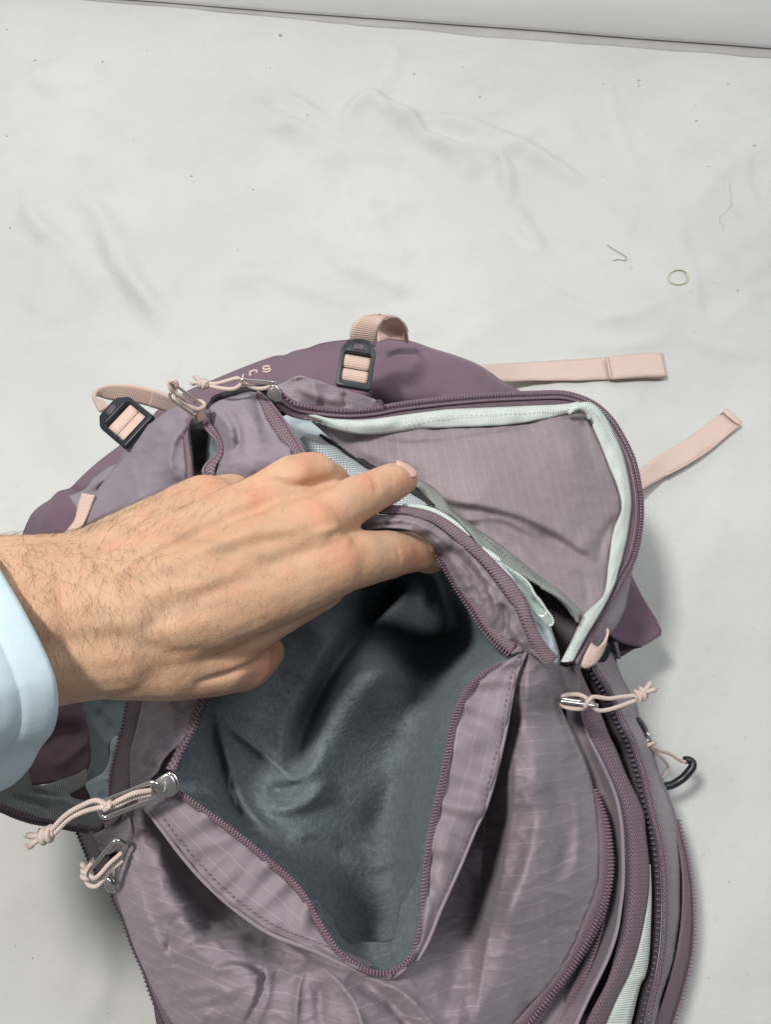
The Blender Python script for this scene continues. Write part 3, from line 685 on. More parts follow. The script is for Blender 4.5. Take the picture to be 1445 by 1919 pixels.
ribbon('mint_binding', [(905, 1024, .2915), (925, 1036, .2905), (940, 1048, .2895)], [(902, 1030, .291), (920, 1046, .290), (938, 1054, .289)], M['mint'], bag, 4, step=4)
patch('upper_facing', [(600, 985, .285, 'c')] + [(640, 985, .292), (690, 968, .297)] + tpL[1:] + [(1026, 1250, .274, 'c'), (986, 1224, .272), (954, 1229, .2725, 'c')] + cU[1:] + [(812, 1028, .290), (795, 1010, .297), (772, 996, .302), (749, 988, .304), (699, 989, .304), (650, 1010, .285, 'c')],
      M['rip'], bag, sp=4, nz=(.0012, .022), rot=.9, crk=.0015,
      inner=[(760, 975, .303), (800, 990, .302), (840, 1020, .297), (870, 1060, .291), (910, 1110, .286), (940, 1170, .280), (880, 1100, .283)],
      folds=[([(640, 1000), (700, 978), (770, 978), (830, 1010), (870, 1060)], 6, .004, 'r'), ([(740, 992), (790, 992), (820, 1020), (850, 1060), (890, 1120)], 5, .0022, 'r'), ([(650, 1003), (700, 984), (760, 984)], 4, -.003), ([(820, 998), (860, 1045), (900, 1090), (925, 1150)], 7, -.0045),
             ([(835, 1000), (880, 1040), (910, 1090), (940, 1160)], 5, .003, 'r'), ([(900, 1100), (925, 1120), (930, 1150), (920, 1175)], 6, .005, 'r'), ([(940, 1130), (950, 1160), (945, 1190)], 5, -.004), ([(880, 1080), (900, 1130)], 4, -.003),
             ([(950, 1160), (970, 1195), (990, 1215)], 5, .003, 'r'), ([(955, 1200), (975, 1212)], 4, -.003), ([(905, 1075), (935, 1110)], 4, .0025, 'r')])
z7 = bpy.data.objects.new('upper_pocket_zipper', None); C.objects.link(z7); z7.parent = bag
cU2 = [(967, 1232, .271)] + cU
ribbon('tape', off(cU, 1, .002), [(968, 1206, .277), (945, 1188, .277), (915, 1160, .277), (893, 1125, .278), (868, 1092, .279), (845, 1058, .281), (826, 1036, .282)], M['knit'], z7, 5, step=4, bulge=.001)
teeth(off(cU, -1, .002), .0015, (.00055, .0012, .001), M['coil'], z7)
teeth(off(cU, 4, .003), .0015, (.00055, .0007, .0007), M['coil'], z7)

# ---- fleece lining of the pocket: a bag with soft heavy folds
fl_out = [(322, 1470, .280), (379, 1518, .276), (433, 1560, .272), (510, 1624, .266), (573, 1686, .262), (612, 1750, .260), (665, 1806, .262), (720, 1820, .262), (765, 1800, .262), (790, 1720, .264), (798, 1594, .266), (822, 1482, .268), (845, 1370, .268), (881, 1285, .268), (935, 1246, .268),
          (965, 1225, .266), (930, 1195, .262), (895, 1150, .262), (855, 1090, .262), (820, 1040, .262), (780, 980, .25), (700, 960, .22), (600, 990, .22), (480, 1100, .22), (400, 1200, .24), (385, 1310, .272), (350, 1400, .278)]
patch('fleece_lining', fl_out, M['fleece'], bag, sp=4.5, thick=.003, nz=(.0012, .014),
      inner=[(420, 1400, .235), (380, 1450, .258), (480, 1300, .222), (560, 1200, .222), (600, 1180, .235), (600, 1100, .22), (740, 1130, .12), (800, 1100, .12), (860, 1160, .15), (840, 1200, .14), (900, 1200, .215), (780, 1230, .175), (720, 1260, .240), (640, 1350, .232), (580, 1440, .235), (500, 1440, .225),
             (700, 1450, .195), (760, 1400, .195), (830, 1300, .215), (800, 1300, .19), (640, 1560, .205), (700, 1600, .19), (750, 1550, .2), (560, 1560, .235), (600, 1640, .228), (660, 1700, .208), (640, 1752, .228), (690, 1792, .238), (700, 1740, .216), (740, 1700, .210), (740, 1640, .195), (680, 1500, .20), (500, 1520, .235)],
      folds=[([(780, 1040), (725, 1112), (663, 1200), (605, 1290), (567, 1370), (548, 1460)], 21, -.046, 'g'), ([(790, 1130), (755, 1175), (710, 1235), (662, 1315), (615, 1385), (575, 1460), (520, 1490)], 34, .007, 'g'), ([(395, 1320), (440, 1370), (490, 1410), (550, 1455), (600, 1440)], 10, .009, 'r'),
             ([(385, 1320), (405, 1410), (430, 1500), (480, 1570)], 13, -.014, 'g'), ([(400, 1330), (425, 1420), (460, 1510), (530, 1580)], 12, .006, 'g'), ([(480, 1500), (530, 1515), (580, 1500), (620, 1460)], 16, .009, 'g'),
             ([(500, 1480), (540, 1478), (575, 1465)], 10, -.007), ([(340, 1460), (380, 1466), (420, 1480)], 5, -.003), ([(760, 1440), (720, 1520), (690, 1580)], 30, -.010), ([(900, 1220), (840, 1330), (790, 1450)], 18, .010), ([(880, 1270), (820, 1400), (780, 1520)], 14, -.006),
             ([(640, 1600), (700, 1625), (760, 1600)], 12, .004), ([(540, 1570), (600, 1560), (640, 1590)], 12, .004), ([(690, 1180), (760, 1240), (850, 1230)], 20, -.012), ([(720, 1280), (760, 1300), (800, 1300)], 16, -.005)])
patch('fleece_corner', [(573, 1676, .268, 'c'), (600, 1690, .262), (622, 1715, .256), (640, 1750, .250), (658, 1768, .250), (680, 1764, .246), (705, 1764, .245), (736, 1758, .248), (748, 1700, .245), (765, 1672, .250), (780, 1640, .258), (791, 1600, .266, 'c'), (795, 1650, .268), (789, 1720, .268), (770, 1790, .268), (733, 1818, .268),
      (690, 1816, .268), (655, 1800, .268), (620, 1765, .268), (595, 1720, .268)], M['fleece'], bag, sp=4, thick=.003, nz=(.0016, .03),
      folds=[([(655, 1772), (672, 1790), (680, 1808)], 5, .003, 'r'), ([(740, 1768), (736, 1800)], 4, -.002), ([(590, 1695), (620, 1735), (650, 1770)], 9, .004)])

# ---- inside of the main compartment
patch('main_lining', [(500, 735, .20), (560, 750, .20), (640, 830, .20), (720, 880, .21), (820, 950, .23), (900, 1020, .245), (960, 1070, .252), (1010, 1120, .24), (1035, 1180, .235), (1050, 1245, .25), (1010, 1235, .262), (960, 1150, .265), (900, 1080, .268), (820, 1000, .268), (700, 960, .255), (560, 880, .24), (500, 800, .23)],
      M['lining'], bag, sp=6, inner=[(580, 800, .205), (970, 1100, .262), (1020, 1200, .256)], nz=(.0015, .02),
      folds=[([(985, 1085), (1000, 1130), (1005, 1160)], 6, -.008), ([(1005, 1160), (1030, 1180), (1040, 1230)], 8, .006), ([(545, 800), (580, 790), (600, 800)], 3, -.002), ([(1020, 1180), (1025, 1215)], 4, -.004), ([(620, 860), (700, 900)], 8, .003)])
ribbon('mesh_panel', [(575, 812, .222), (606, 820, .222), (658, 856, .226), (690, 878, .23), (750, 905, .236), (805, 944, .242)], [(560, 822, .225), (590, 855, .228), (641, 892, .232), (690, 925, .237), (735, 944, .242), (770, 965, .245)], M['mesh'], bag, 10, step=4, bulge=.004, wave=.003)
ribbon('black_binding', [(600, 812, .223), (660, 845, .227), (700, 872, .231), (760, 900, .238), (815, 945, .245)], [(596, 818, .222), (654, 856, .226), (692, 882, .23), (748, 910, .237), (795, 946, .243)], M['black'], bag, 4, step=4, bulge=.001)
patch('inner_fold', [(938, 1052, .262, 'c'), (975, 1078, .262), (1003, 1110, .260), (1020, 1135, .258), (1030, 1155, .256), (1038, 1166, .255), (1033, 1172, .255), (1024, 1170, .255), (1000, 1150, .254), (985, 1120, .256), (965, 1085, .26)], M['vinyl'], bag, sp=4, thick=.0006,
      folds=[([(960, 1070), (990, 1100), (1010, 1130)], 4, .003, 'r'), ([(1000, 1120), (1020, 1150)], 5, -.003)])
tube('inner_fold_edge', [(965, 1072, .264), (990, 1092, .263), (1005, 1118, .262), (1022, 1140, .26), (1036, 1160, .258), (1036, 1170, .257), (1028, 1173, .257)], .0006, M['mint'], bag)
patch('hollow_lining', [(960, 1060, .20), (1020, 1090, .20), (1085, 1160, .205), (1085, 1200, .205), (1060, 1250, .21), (1030, 1240, .20), (980, 1150, .19)], M['dark'], bag, sp=6)

# ---- the big flap folded open to the right
coilF = [(519, 733, .262), (533, 745, .262), (552, 758, .258), (583, 765, .252), (645, 771, .245), (699, 768, .238), (749, 759, .232), (832, 749, .222), (915, 742, .212), (998, 738, .202), (1050, 737, .196), (1081, 743, .192), (1115, 758, .188), (1145, 785, .182), (1168, 821, .178), (1187, 862, .175),
         (1198, 911, .173), (1202, 956, .173), (1198, 1002, .176), (1187, 1047, .181), (1170, 1079, .187), (1145, 1122, .197), (1123, 1160, .208), (1100, 1202, .225), (1077, 1243, .248)]
mo = [(552, 764, .256), (566, 774, .253), (600, 785, .249), (625, 790, .247), (679, 792, .241), (749, 784, .234), (832, 773, .224), (915, 769, .214), (998, 765, .205), (1056, 762, .199), (1083, 757, .197)]
mi = [(560, 775, .250), (583, 790, .246), (605, 801, .244), (625, 809, .243), (666, 818, .239), (708, 819, .234), (791, 809, .226), (874, 805, .218), (957, 800, .210), (1019, 790, .203), (1081, 776, .196)]
ro = [(1076, 762, .199), (1096, 758, .197), (1113, 764, .194), (1134, 787, .189), (1149, 817, .185), (1164, 851, .182), (1175, 896, .180), (1181, 941, .179), (1179, 972, .180), (1172, 1017, .184), (1160, 1062, .191), (1146, 1107, .200), (1125, 1148, .212), (1096, 1196, .232), (1072, 1241, .252)]
ri = [(1074, 768, .197), (1088, 772, .196), (1100, 785, .194), (1111, 809, .191), (1126, 843, .188), (1141, 881, .186), (1157, 923, .184), (1162, 958, .184), (1151, 987, .186), (1143, 1024, .190), (1138, 1062, .194), (1128, 1117, .203), (1092, 1155, .220), (1070, 1200, .238), (1049, 1241, .255)]
flap_out = [(540, 750, .256), (583, 778, .246), (625, 798, .242), (708, 806, .234), (832, 792, .222), (957, 785, .208), (1083, 765, .194), (1115, 780, .189), (1140, 820, .184), (1168, 900, .180), (1172, 950, .180), (1160, 1010, .185), (1148, 1062, .192), (1135, 1115, .202), (1090, 1160, .222),
            (1050, 1125, .225), (1012, 1092, .228), (974, 1064, .230), (932, 1030, .231), (899, 1006, .232), (849, 966, .231), (822, 934, .229), (786, 915, .227), (760, 902, .226), (690, 872, .226), (637, 836, .230), (600, 805, .238)]
patch('flap', flap_out, M['rip_in'], bag, sp=5, nz=(.0012, .012), crk=.0010, rot=1.68,
      inner=[(800, 860, .233), (900, 860, .226), (1000, 860, .214), (1080, 860, .203), (1100, 950, .200), (1000, 940, .218), (900, 920, .232), (1120, 1020, .196), (1050, 1060, .213), (960, 1010, .226)],
      folds=[([(1128, 1062), (1085, 1030), (1029, 996), (974, 971), (905, 953), (835, 940), (775, 908)], 3.0, .0105, 's', 75), ([(1164, 966), (1135, 1000), (1125, 1030), (1124, 1060)], 8, -.0045, 'g'), ([(1112, 1000), (1095, 1020), (1090, 1040)], 14, .003),
             ([(855, 985), (880, 972), (950, 975), (1010, 1010)], 8, .0045, 'r'), ([(850, 960), (870, 985), (900, 990)], 7, -.0035), ([(905, 960), (970, 1000), (1060, 1015)], 14, -.003), ([(1000, 1030), (1060, 1060), (1130, 1075)], 12, .003), ([(1000, 785), (1050, 810), (1090, 880)], 18, .003), ([(1085, 790), (1105, 850), (1125, 900)], 10, -.003),
             ([(660, 830), (720, 860), (790, 870)], 14, .003), ([(700, 826), (800, 832), (920, 815), (1040, 800)], 6, -.003), ([(1090, 1060), (1100, 1110), (1095, 1145)], 10, -.0025), ([(930, 1010), (970, 1020), (1000, 1050)], 6, .002), ([(740, 838), (760, 880)], 8, -.002)])
z8 = bpy.data.objects.new('flap_zipper', None); C.objects.link(z8); z8.parent = bag
ribbon('tape', off(coilF, 1, .0005), off(coilF, 24, .001), M['knit'], z8, 6, step=4, bulge=.0012)
teeth(off(coilF, 0, .002), .0022, (.0007, .0016, .0011), M['coil'], z8)
tube_w('tape_cord', PA(cr(off(coilF, 9, .0032), 4)), .0008, M['coil'], z8)
tube_w('tape_cord', PA(cr(off(coilF, -3, -.001), 4)), .0010, M['plum'], z8)
b1 = ribbon('mint_binding', mo, mi, M['mint'], bag, 8, step=4, bulge=.0022, wave=.002)
b2 = ribbon('mint_binding', ro, ri, M['mint'], bag, 8, step=4, bulge=.0022, wave=.002)
for b_ in (b1, b2): b_.location.z = .0035
stitches([(x, y + 9, z + .0065) for x, y, z in mo[1:]], M['mintthread'], bag, .0034, .0011, .00022)
stitches([(x * .72 + u * .28, y * .72 + v * .28, z + .0065) for (x, y, z), (u, v, w_) in zip(ro[1:], ri[1:])], M['mintthread'], bag, .0034, .0011, .00022)
tube('binding_tuck', [(1066, 775, .207), (1076, 766, .209), (1088, 764, .208), (1100, 772, .204), (1106, 785, .201)], .0016, M['mint'], bag)
ribbon('lower_binding', [(768, 892, .236), (796, 903, .237), (822, 922, .239), (849, 955, .241), (899, 994, .242), (932, 1016, .242), (974, 1049, .241), (1015, 1083, .24), (1057, 1113, .238), (1092, 1146, .234)],
       [(770, 905, .239), (786, 918, .24), (808, 946, .242), (863, 984, .246), (905, 1026, .249), (946, 1061, .25), (974, 1080, .248), (1015, 1101, .246), (1051, 1124, .243), (1080, 1164, .236)], M['mint_dk'], bag, 9, step=4, bulge=.002, wave=.004)
stitches([(835, 948, .247), (880, 985, .249), (925, 1022, .25), (970, 1054, .249), (1010, 1086, .247)], M['seam'], bag)
tube('binding_edge', [(1015, 1099, .247), (1051, 1120, .245), (1073, 1142, .241), (1083, 1165, .237)], .0012, M['mint_dk'], bag)
patch('flap_outer', [(519, 722, .258, 'c'), (538, 713, .26), (556, 707, .262), (572, 707, .262), (600, 714, .258), (628, 725, .254), (660, 735, .248), (690, 744, .242), (706, 750, .238), (722, 760, .232, 'c'), (699, 771, .236), (645, 774, .243), (583, 768, .25), (548, 758, .256), (528, 744, .259)], M['rip'], bag, sp=4, nz=(.0012, .03),
      folds=[([(545, 716), (560, 713), (572, 710)], 4, -.003), ([(585, 712), (595, 740), (592, 762)], 6, .003, 'r'), ([(645, 735), (648, 765)], 5, -.0025), ([(550, 725), (600, 745), (650, 755)], 8, .002), ([(700, 748), (712, 756)], 3, .003, 'r')])
tube('seam_thread', [(706, 753, .243), (712, 751, .244), (718, 760, .242)], .0008, M['dark'], bag)
# outside strip of the flap beside the lower coil and its ribbon pull loop
ribbon('flap_edge', [(1192, 1040, .170), (1181, 1095, .172), (1172, 1140, .175), (1155, 1175, .182), (1135, 1195, .19), (1110, 1225, .205), (1086, 1258, .235)],
       [(1186, 1048, .179), (1168, 1083, .185), (1145, 1122, .195), (1123, 1160, .206), (1104, 1200, .222), (1090, 1222, .236), (1076, 1246, .247)], M['rip'], bag, 8, step=5, bulge=.003, wave=.002)
ribbon('ribbon_loop', [(1109, 1204, .233), (1122, 1212, .232), (1134, 1204, .228), (1141, 1190, .224), (1142, 1180, .223), (1138, 1177, .222)], [(1088, 1246, .243), (1101, 1252, .240), (1118, 1243, .232), (1132, 1222, .222), (1140, 1195, .214), (1137, 1184, .213)], M['pink'], bag, 7, step=3, thick=.0012)
patch('side_buckle', [(1128, 1213, .16), (1143, 1205, .16), (1143, 1225, .158), (1134, 1240, .158), (1120, 1240, .16), (1116, 1228, .162)], M['plastic'], bag, sp=4, thick=.004, nz=(0, .1))
ribbon('side_seam', [(1150, 1204, .105), (1154, 1220, .10), (1160, 1236, .094)], [(1158, 1203, .10), (1162, 1222, .095), (1165, 1234, .09)], M['tape'], bag, 4, bulge=.002)

# ---- upper left panels and the slit pocket
pA = [(378, 770, .263, 'c'), (362, 763, .262), (331, 762, .258), (310, 773, .253), (285, 792, .245), (266, 805, .24), (239, 832, .232), (223, 863, .226), (202, 892, .22), (181, 923, .216), (162, 956, .213), (148, 990, .21), (130, 1040, .21), (200, 1120, .22), (330, 1050, .24), (350, 950, .25), (349, 883, .262),
      (346, 850, .264), (346, 820, .265), (352, 796, .265), (366, 780, .264)]
patch('slit_pocket_panel', pA, M['lilac'], bag, sp=5, crk=.0012, inner=[(270, 900, .248), (320, 850, .262), (300, 800, .255), (230, 940, .235)], rot=.25, nz=(.0018, .014),
      folds=[([(310, 775), (335, 766), (360, 768)], 4, .002, 'r'), ([(352, 790), (325, 830), (318, 870), (335, 900)], 10, .006, 'r'), ([(340, 778), (312, 815), (300, 860)], 10, -.004), ([(330, 790), (345, 782), (362, 780)], 5, .003, 'r'), ([(240, 860), (260, 930), (240, 980)], 14, .004, 'r'), ([(290, 830), (260, 880), (250, 930)], 14, -.003)])
skirt('slit_pocket_side', [q[:3] for q in pA[2:13]], M['lilac'], .01, .11)
sa = [(366, 781, .266), (358, 790, .267), (354, 805, .267), (356, 825, .267), (360, 856, .266), (362, 884, .265), (364, 930, .262)]
z9 = bpy.data.objects.new('slit_zipper', None); C.objects.link(z9); z9.parent = bag
ribbon('tape', off(sa, 14, -.001), sa, M['knit'], z9, 5, step=3, bulge=.001)
teeth(off(sa, 0, .0005), .0013, (.0005, .0009, .0007), M['coil_dark'], z9)
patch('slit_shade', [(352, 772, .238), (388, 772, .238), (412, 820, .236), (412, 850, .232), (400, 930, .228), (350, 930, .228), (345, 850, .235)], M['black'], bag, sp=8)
patch('slit_lining', [(388, 811, .225), (394, 812, .25), (402, 826, .257), (410, 842, .255), (400, 858, .252), (390, 872, .25), (386, 920, .245), (374, 920, .240), (382, 880, .244), (387, 845, .246)], M['teal'], bag, sp=4, nz=(.002, .05),
      folds=[([(380, 835), (392, 826), (402, 828)], 4, .003, 'r'), ([(380, 858), (395, 850)], 4, -.002)])
sb = [(379, 768, .270), (380, 792, .271), (391, 809, .272), (405, 825, .272), (409, 842, .272), (403, 854, .272), (387, 869, .272), (380, 884, .272), (388, 900, .27), (392, 930, .265)]
ribbon('lower_tape', sb, [(393, 766, .271), (394, 790, .273), (402, 803, .274), (413, 820, .274), (418, 840, .274), (414, 858, .274), (405, 872, .274), (402, 886, .274), (404, 900, .272), (410, 930, .268)], M['tape'], z9, 5, step=3, bulge=.001)
tube_w('tape_cord', PA(cr([(x, y, z + .0004) for x, y, z in sb], 3)), .0008, M['coil'], z9)
pB = [(391, 765, .270, 'c'), (399, 757, .271), (412, 750, .272), (440, 741, .272), (468, 734, .271), (483, 736, .27, 'c'), (490, 755, .272), (499, 780, .274), (524, 822, .278), (545, 842, .28, 'c'), (560, 900, .27), (520, 980, .25), (420, 980, .25), (402, 900, .27), (408, 875, .272), (416, 842, .272), (405, 808, .271), (394, 792, .27)]
patch('upper_panel', pB, M['lilac'], bag, sp=4.5, crk=.0012, nz=(.0015, .018), rot=.1, inner=[(440, 800, .286), (480, 850, .286), (430, 870, .28)],
      folds=[([(420, 765), (440, 790), (448, 825), (440, 860)], 8, -.005), ([(405, 770), (430, 800), (436, 840)], 7, .004, 'r'), ([(440, 745), (470, 780), (490, 830)], 10, .004), ([(478, 740), (486, 770), (500, 805)], 6, -.003), ([(450, 748), (480, 742)], 6, .002)])
cB = [(482, 733, .272), (499, 747, .272), (520, 772, .275), (541, 801, .277), (566, 842, .28), (600, 900, .28)]
ribbon('opening_tape', cB, [(478, 737, .271), (487, 757, .273), (499, 784, .275), (524, 822, .279), (541, 840, .281), (580, 905, .28)], M['tape'], bag, 6, step=3, bulge=.0012)
tube_w('opening_cord', PA(cr([(x, y, z + .0005) for x, y, z in cB], 3)), .0008, M['coil'], bag)
tube('black_piping', [(388, 778, .262), (392, 764, .264), (402, 753, .265), (415, 744, .266), (450, 734, .266), (480, 730, .266), (500, 728, .268)], .0018, M['black'], bag)
tube('black_piping', [(383, 788, .26), (386, 772, .262), (393, 757, .263), (410, 744, .262), (440, 735, .262)], .0012, M['plastic'], bag)
patch('slider_garage', [(395, 745, .258), (440, 730, .26), (500, 722, .262), (522, 728, .262), (535, 745, .26), (545, 765, .255), (530, 780, .25), (505, 760, .25), (490, 742, .255), (440, 745, .256), (400, 770, .255)], M['black'], bag, sp=5)

# ---- lower left corner of the main opening
crn = [(-60, 1500, .170), (-30, 1512, .168), (0, 1521, .166), (28, 1533, .165), (64, 1544, .166), (100, 1549, .168), (138, 1557, .172), (177, 1560, .178), (196, 1552, .186)]
z10 = bpy.data.objects.new('corner_zipper', None); C.objects.link(z10); z10.parent = bag
ribbon('tape', [(-60, 1475, .172), (-30, 1490, .171), (0, 1501, .17), (30, 1512, .17), (64, 1524, .171), (100, 1533, .173), (140, 1543, .176), (180, 1548, .181), (198, 1545, .187)], crn, M['tape'], z10, 5, step=4, bulge=.001)
teeth(off(crn, -3, .0015), .0020, (.0008, .0014, .0011), M['coil_dark'], z10)
tube_w('tape_cord', PA(cr(off(crn, -8, .002), 4)), .0007, M['coil'], z10)
skirt('corner_wall', crn, M['plum'], .02)
patch('corner_binding', [(-60, 1440, .175), (0, 1462, .178), (46, 1425, .180, 'c'), (52, 1440, .180), (60, 1474, .176, 'c'), (85, 1470, .174), (116, 1460, .176), (140, 1452, .18), (160, 1440, .185, 'c'), (160, 1468, .186), (130, 1490, .178), (158, 1502, .182), (190, 1520, .188), (200, 1545, .188), (180, 1552, .181), (140, 1548, .176), (100, 1538, .173), (64, 1529, .171), (0, 1506, .170), (-60, 1480, .172)],
      M['mint_dk'], bag, sp=4, rot=.3, nz=(.0015, .03), folds=[([(20, 1490), (60, 1500), (100, 1515)], 5, -.004), ([(70, 1490), (120, 1500), (170, 1525)], 6, .003), ([(60, 1480), (100, 1492), (120, 1494)], 4, -.004)])
patch('corner_flap', [(-60, 1380, .165), (60, 1330, .165), (105, 1290, .165), (165, 1300, .168), (165, 1380, .172), (167, 1420, .175), (158, 1446, .175), (112, 1464, .170), (64, 1472, .168), (40, 1475, .165), (-60, 1460, .165)], m_nylon('plum_inside', (.20, .125, .145)), bag, sp=6, nz=(.002, .02),
      folds=[([(60, 1400), (110, 1370), (165, 1370)], 16, -.012), ([(100, 1440), (150, 1400), (165, 1380)], 10, .004)])
patch('corner_flap', [(112, 1500, .168), (140, 1478, .17), (157, 1470, .172), (166, 1500, .175), (178, 1512, .178), (165, 1520, .175), (130, 1508, .17)], M['plum'], bag, sp=5)
patch('teal_lining', [(158, 1290, .175), (240, 1290, .19), (236, 1350, .20), (218, 1380, .205), (204, 1395, .205), (203, 1490, .20), (180, 1505, .185), (160, 1470, .175), (167, 1420, .17), (163, 1380, .168)], M['teal'], bag, sp=5, nz=(.003, .03), folds=[([(165, 1340), (190, 1380), (205, 1400)], 6, .004), ([(180, 1330), (215, 1370)], 6, -.004)])
patch('blue_lining', [(219, 1378, .215), (207, 1390, .214), (205, 1418, .21), (193, 1447, .205), (160, 1468, .192), (166, 1488, .19), (178, 1512, .19), (198, 1520, .195), (215, 1480, .21), (222, 1420, .218)], M['lining'], bag, sp=4, nz=(.0015, .04),
      folds=[([(175, 1470), (195, 1460), (205, 1470)], 5, .004), ([(185, 1490), (200, 1480)], 4, -.003), ([(205, 1400), (212, 1440)], 5, .003)])
vl = [(238, 1270, .262), (235, 1305, .262), (230, 1344, .262), (221, 1383, .26), (210, 1427, .258), (204, 1455, .256), (203, 1488, .252), (194, 1541, .244)]
vr = [(270, 1270, .268), (267, 1305, .268), (257, 1355, .268), (244, 1411, .268), (241, 1440, .268), (241, 1474, .268), (226, 1525, .262), (196, 1556, .248)]
z11 = bpy.data.objects.new('corner_tape', None); C.objects.link(z11); z11.parent = bag
ribbon('tape', vl, vr, M['knit'], z11, 7, step=4, bulge=.0015, wave=.001)
teeth(off(vl, -2, .0012), .0016, (.0006, .0008, .0007), M['coil'], z11)
patch('corner_panel', [(262, 1270, .272, 'c'), (400, 1260, .285, 'c'), (393, 1305, .286), (360, 1358, .288), (332, 1396, .290), (304, 1424, .291), (293, 1447, .289), (272, 1466, .282), (255, 1474, .276), (243, 1476, .272, 'c'), (243, 1411, .270), (257, 1355, .270), (266, 1305, .270)], M['rip'], bag, sp=4.5, nz=(.0022, .025), rot=.5,
      inner=[(310, 1370, .288)], folds=[([(300, 1400), (285, 1430), (262, 1460)], 6, .004, 'r'), ([(275, 1330), (285, 1380), (262, 1430)], 8, .004), ([(320, 1310), (340, 1350), (320, 1400)], 9, -.003), ([(270, 1440), (290, 1432)], 4, -.002)])
lc = [(391, 1308, .288), (374, 1349, .288), (353, 1392, .289), (340, 1416, .291), (328, 1446, .293)]
z12 = bpy.data.objects.new('left_pocket_zipper', None); C.objects.link(z12); z12.parent = bag
ribbon('tape', lc, [(372, 1308, .289), (356, 1349, .289), (336, 1390, .29), (324, 1415, .291), (310, 1440, .292)], M['tape'], z12, 4, step=4)
teeth(off(lc, 0, .002), .0015, (.00055, .0012, .001), M['coil_dark'], z12)
teeth(off(lc, 5, .0025), .0015, (.00055, .0008, .0007), M['coil'], z12)
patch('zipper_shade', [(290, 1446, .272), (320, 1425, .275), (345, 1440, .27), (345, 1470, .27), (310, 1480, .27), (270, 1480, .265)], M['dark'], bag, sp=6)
patch('gusset_fold', [(170, 1566, .225, 'c'), (190, 1556, .235), (221, 1541, .25), (240, 1530, .255), (245, 1590, .25), (222, 1590, .24), (205, 1601, .232), (194, 1600, .230), (184, 1585, .228), (180, 1575, .228)], M['rip'], bag, sp=4,
      folds=[([(183, 1582), (200, 1588), (221, 1586)], 4, -.005), ([(175, 1570), (205, 1560), (230, 1550)], 5, .003)])
wl = [(140, 1552, .165), (150, 1575, .165), (160, 1600, .165), (170, 1622, .165), (186, 1645, .165), (203, 1662, .165), (212, 1690, .165), (228, 1722, .165), (245, 1770, .165), (268, 1822, .165), (279, 1856, .165), (303, 1916, .165), (335, 1990, .165)]
wr = [(182, 1560, .185), (195, 1590, .185), (205, 1610, .185), (222, 1640, .185), (235, 1680, .185), (250, 1720, .185), (270, 1780, .185), (300, 1850, .185), (340, 1930, .185), (370, 1990, .185)]
ribbon('left_side_tape', wl, wr, M['tape'], bag, 6, step=4, bulge=.003)
teeth(off(wl, -1, .001), .0022, (.0008, .0012, .0009), M['coil_dark'], bag, name='left_side_coil')
skirt('left_wall', wl, M['plum'], .03)
# far-left side strap and hood drawn under the arm
ribbon('side_strap', [(152, 924, .218), (145, 945, .216), (138, 975, .214), (118, 1000, .212), (100, 1030, .21)], [(176, 928, .220), (168, 950, .218), (155, 980, .216), (142, 1000, .214), (125, 1035, .212)], M['pink'], bag, 6, step=4, thick=.0014)

# ---- straps, buckles, pulls
def strap(name, A, B, parent=bag, mat='pink', th=.0014, bulge=0, wave=0):
    A, B = ([(x, y, z + max(0, gz(x, y)) if z < .015 else z) for x, y, z in q] for q in (A, B))
    return ribbon(name, A, B, M[mat], parent, 7, step=4, thick=th, bulge=bulge, wave=wave)
# long webbing tails lying on the sheet
strap('webbing_strap', [(860, 684, .045), (900, 683, .03), (980, 679, .008), (1060, 674, .0035), (1138, 669, .003), (1200, 664, .004), (1232, 661, .004), (1244, 663, .004)], [(880, 712, .04), (940, 714, .02), (1000, 712, .01), (1060, 712, .006), (1140, 710, .005), (1200, 707, .006), (1240, 707, .006), (1252, 705, .006)], mat='pinkr', wave=.002)
strap('webbing_hem', [(1134, 669, .0075), (1143, 668, .0085), (1200, 662.5, .009), (1230, 660, .009), (1241, 662, .0085)], [(1142, 709, .0075), (1151, 710, .0085), (1200, 706, .009), (1236, 705, .0095), (1250, 704, .0085)], mat='pinkr')
stitches([(1141, 670, .0095 + gz(1141, 690)), (1148, 708, .0095 + gz(1141, 690))], M['seam'], bag, .0022, .0009, .00035)
stitches([(1135, 671, .0095 + gz(1141, 690)), (1142, 708, .0095 + gz(1141, 690))], M['seam'], bag, .0022, .0009, .00025)
strap('webbing_strap', [(1150, 905, .045), (1198, 882, .02), (1235, 853, .008), (1273, 832, .006), (1310, 806, .006), (1345, 780, .007), (1362, 766, .009)], [(1170, 940, .04), (1205, 918, .02), (1245, 895, .008), (1290, 868, .006), (1330, 842, .006), (1366, 812, .007), (1388, 794, .009)], mat='pinkr', wave=.0015)
strap('webbing_hem', [(1357, 768, .011), (1362, 765, .012), (1368, 769, .012), (1380, 779, .012), (1392, 789, .011)], [(1350, 777, .010), (1356, 772, .011), (1362, 777, .012), (1375, 788, .012), (1388, 797, .010)], mat='pinkr')
tube('webbing_edge', [(1249, 891, .0095), (1290, 869, .0075), (1330, 843, .0075), (1366, 813, .0085), (1388, 795, .0105)], .0009, M['pinkr'], bag)

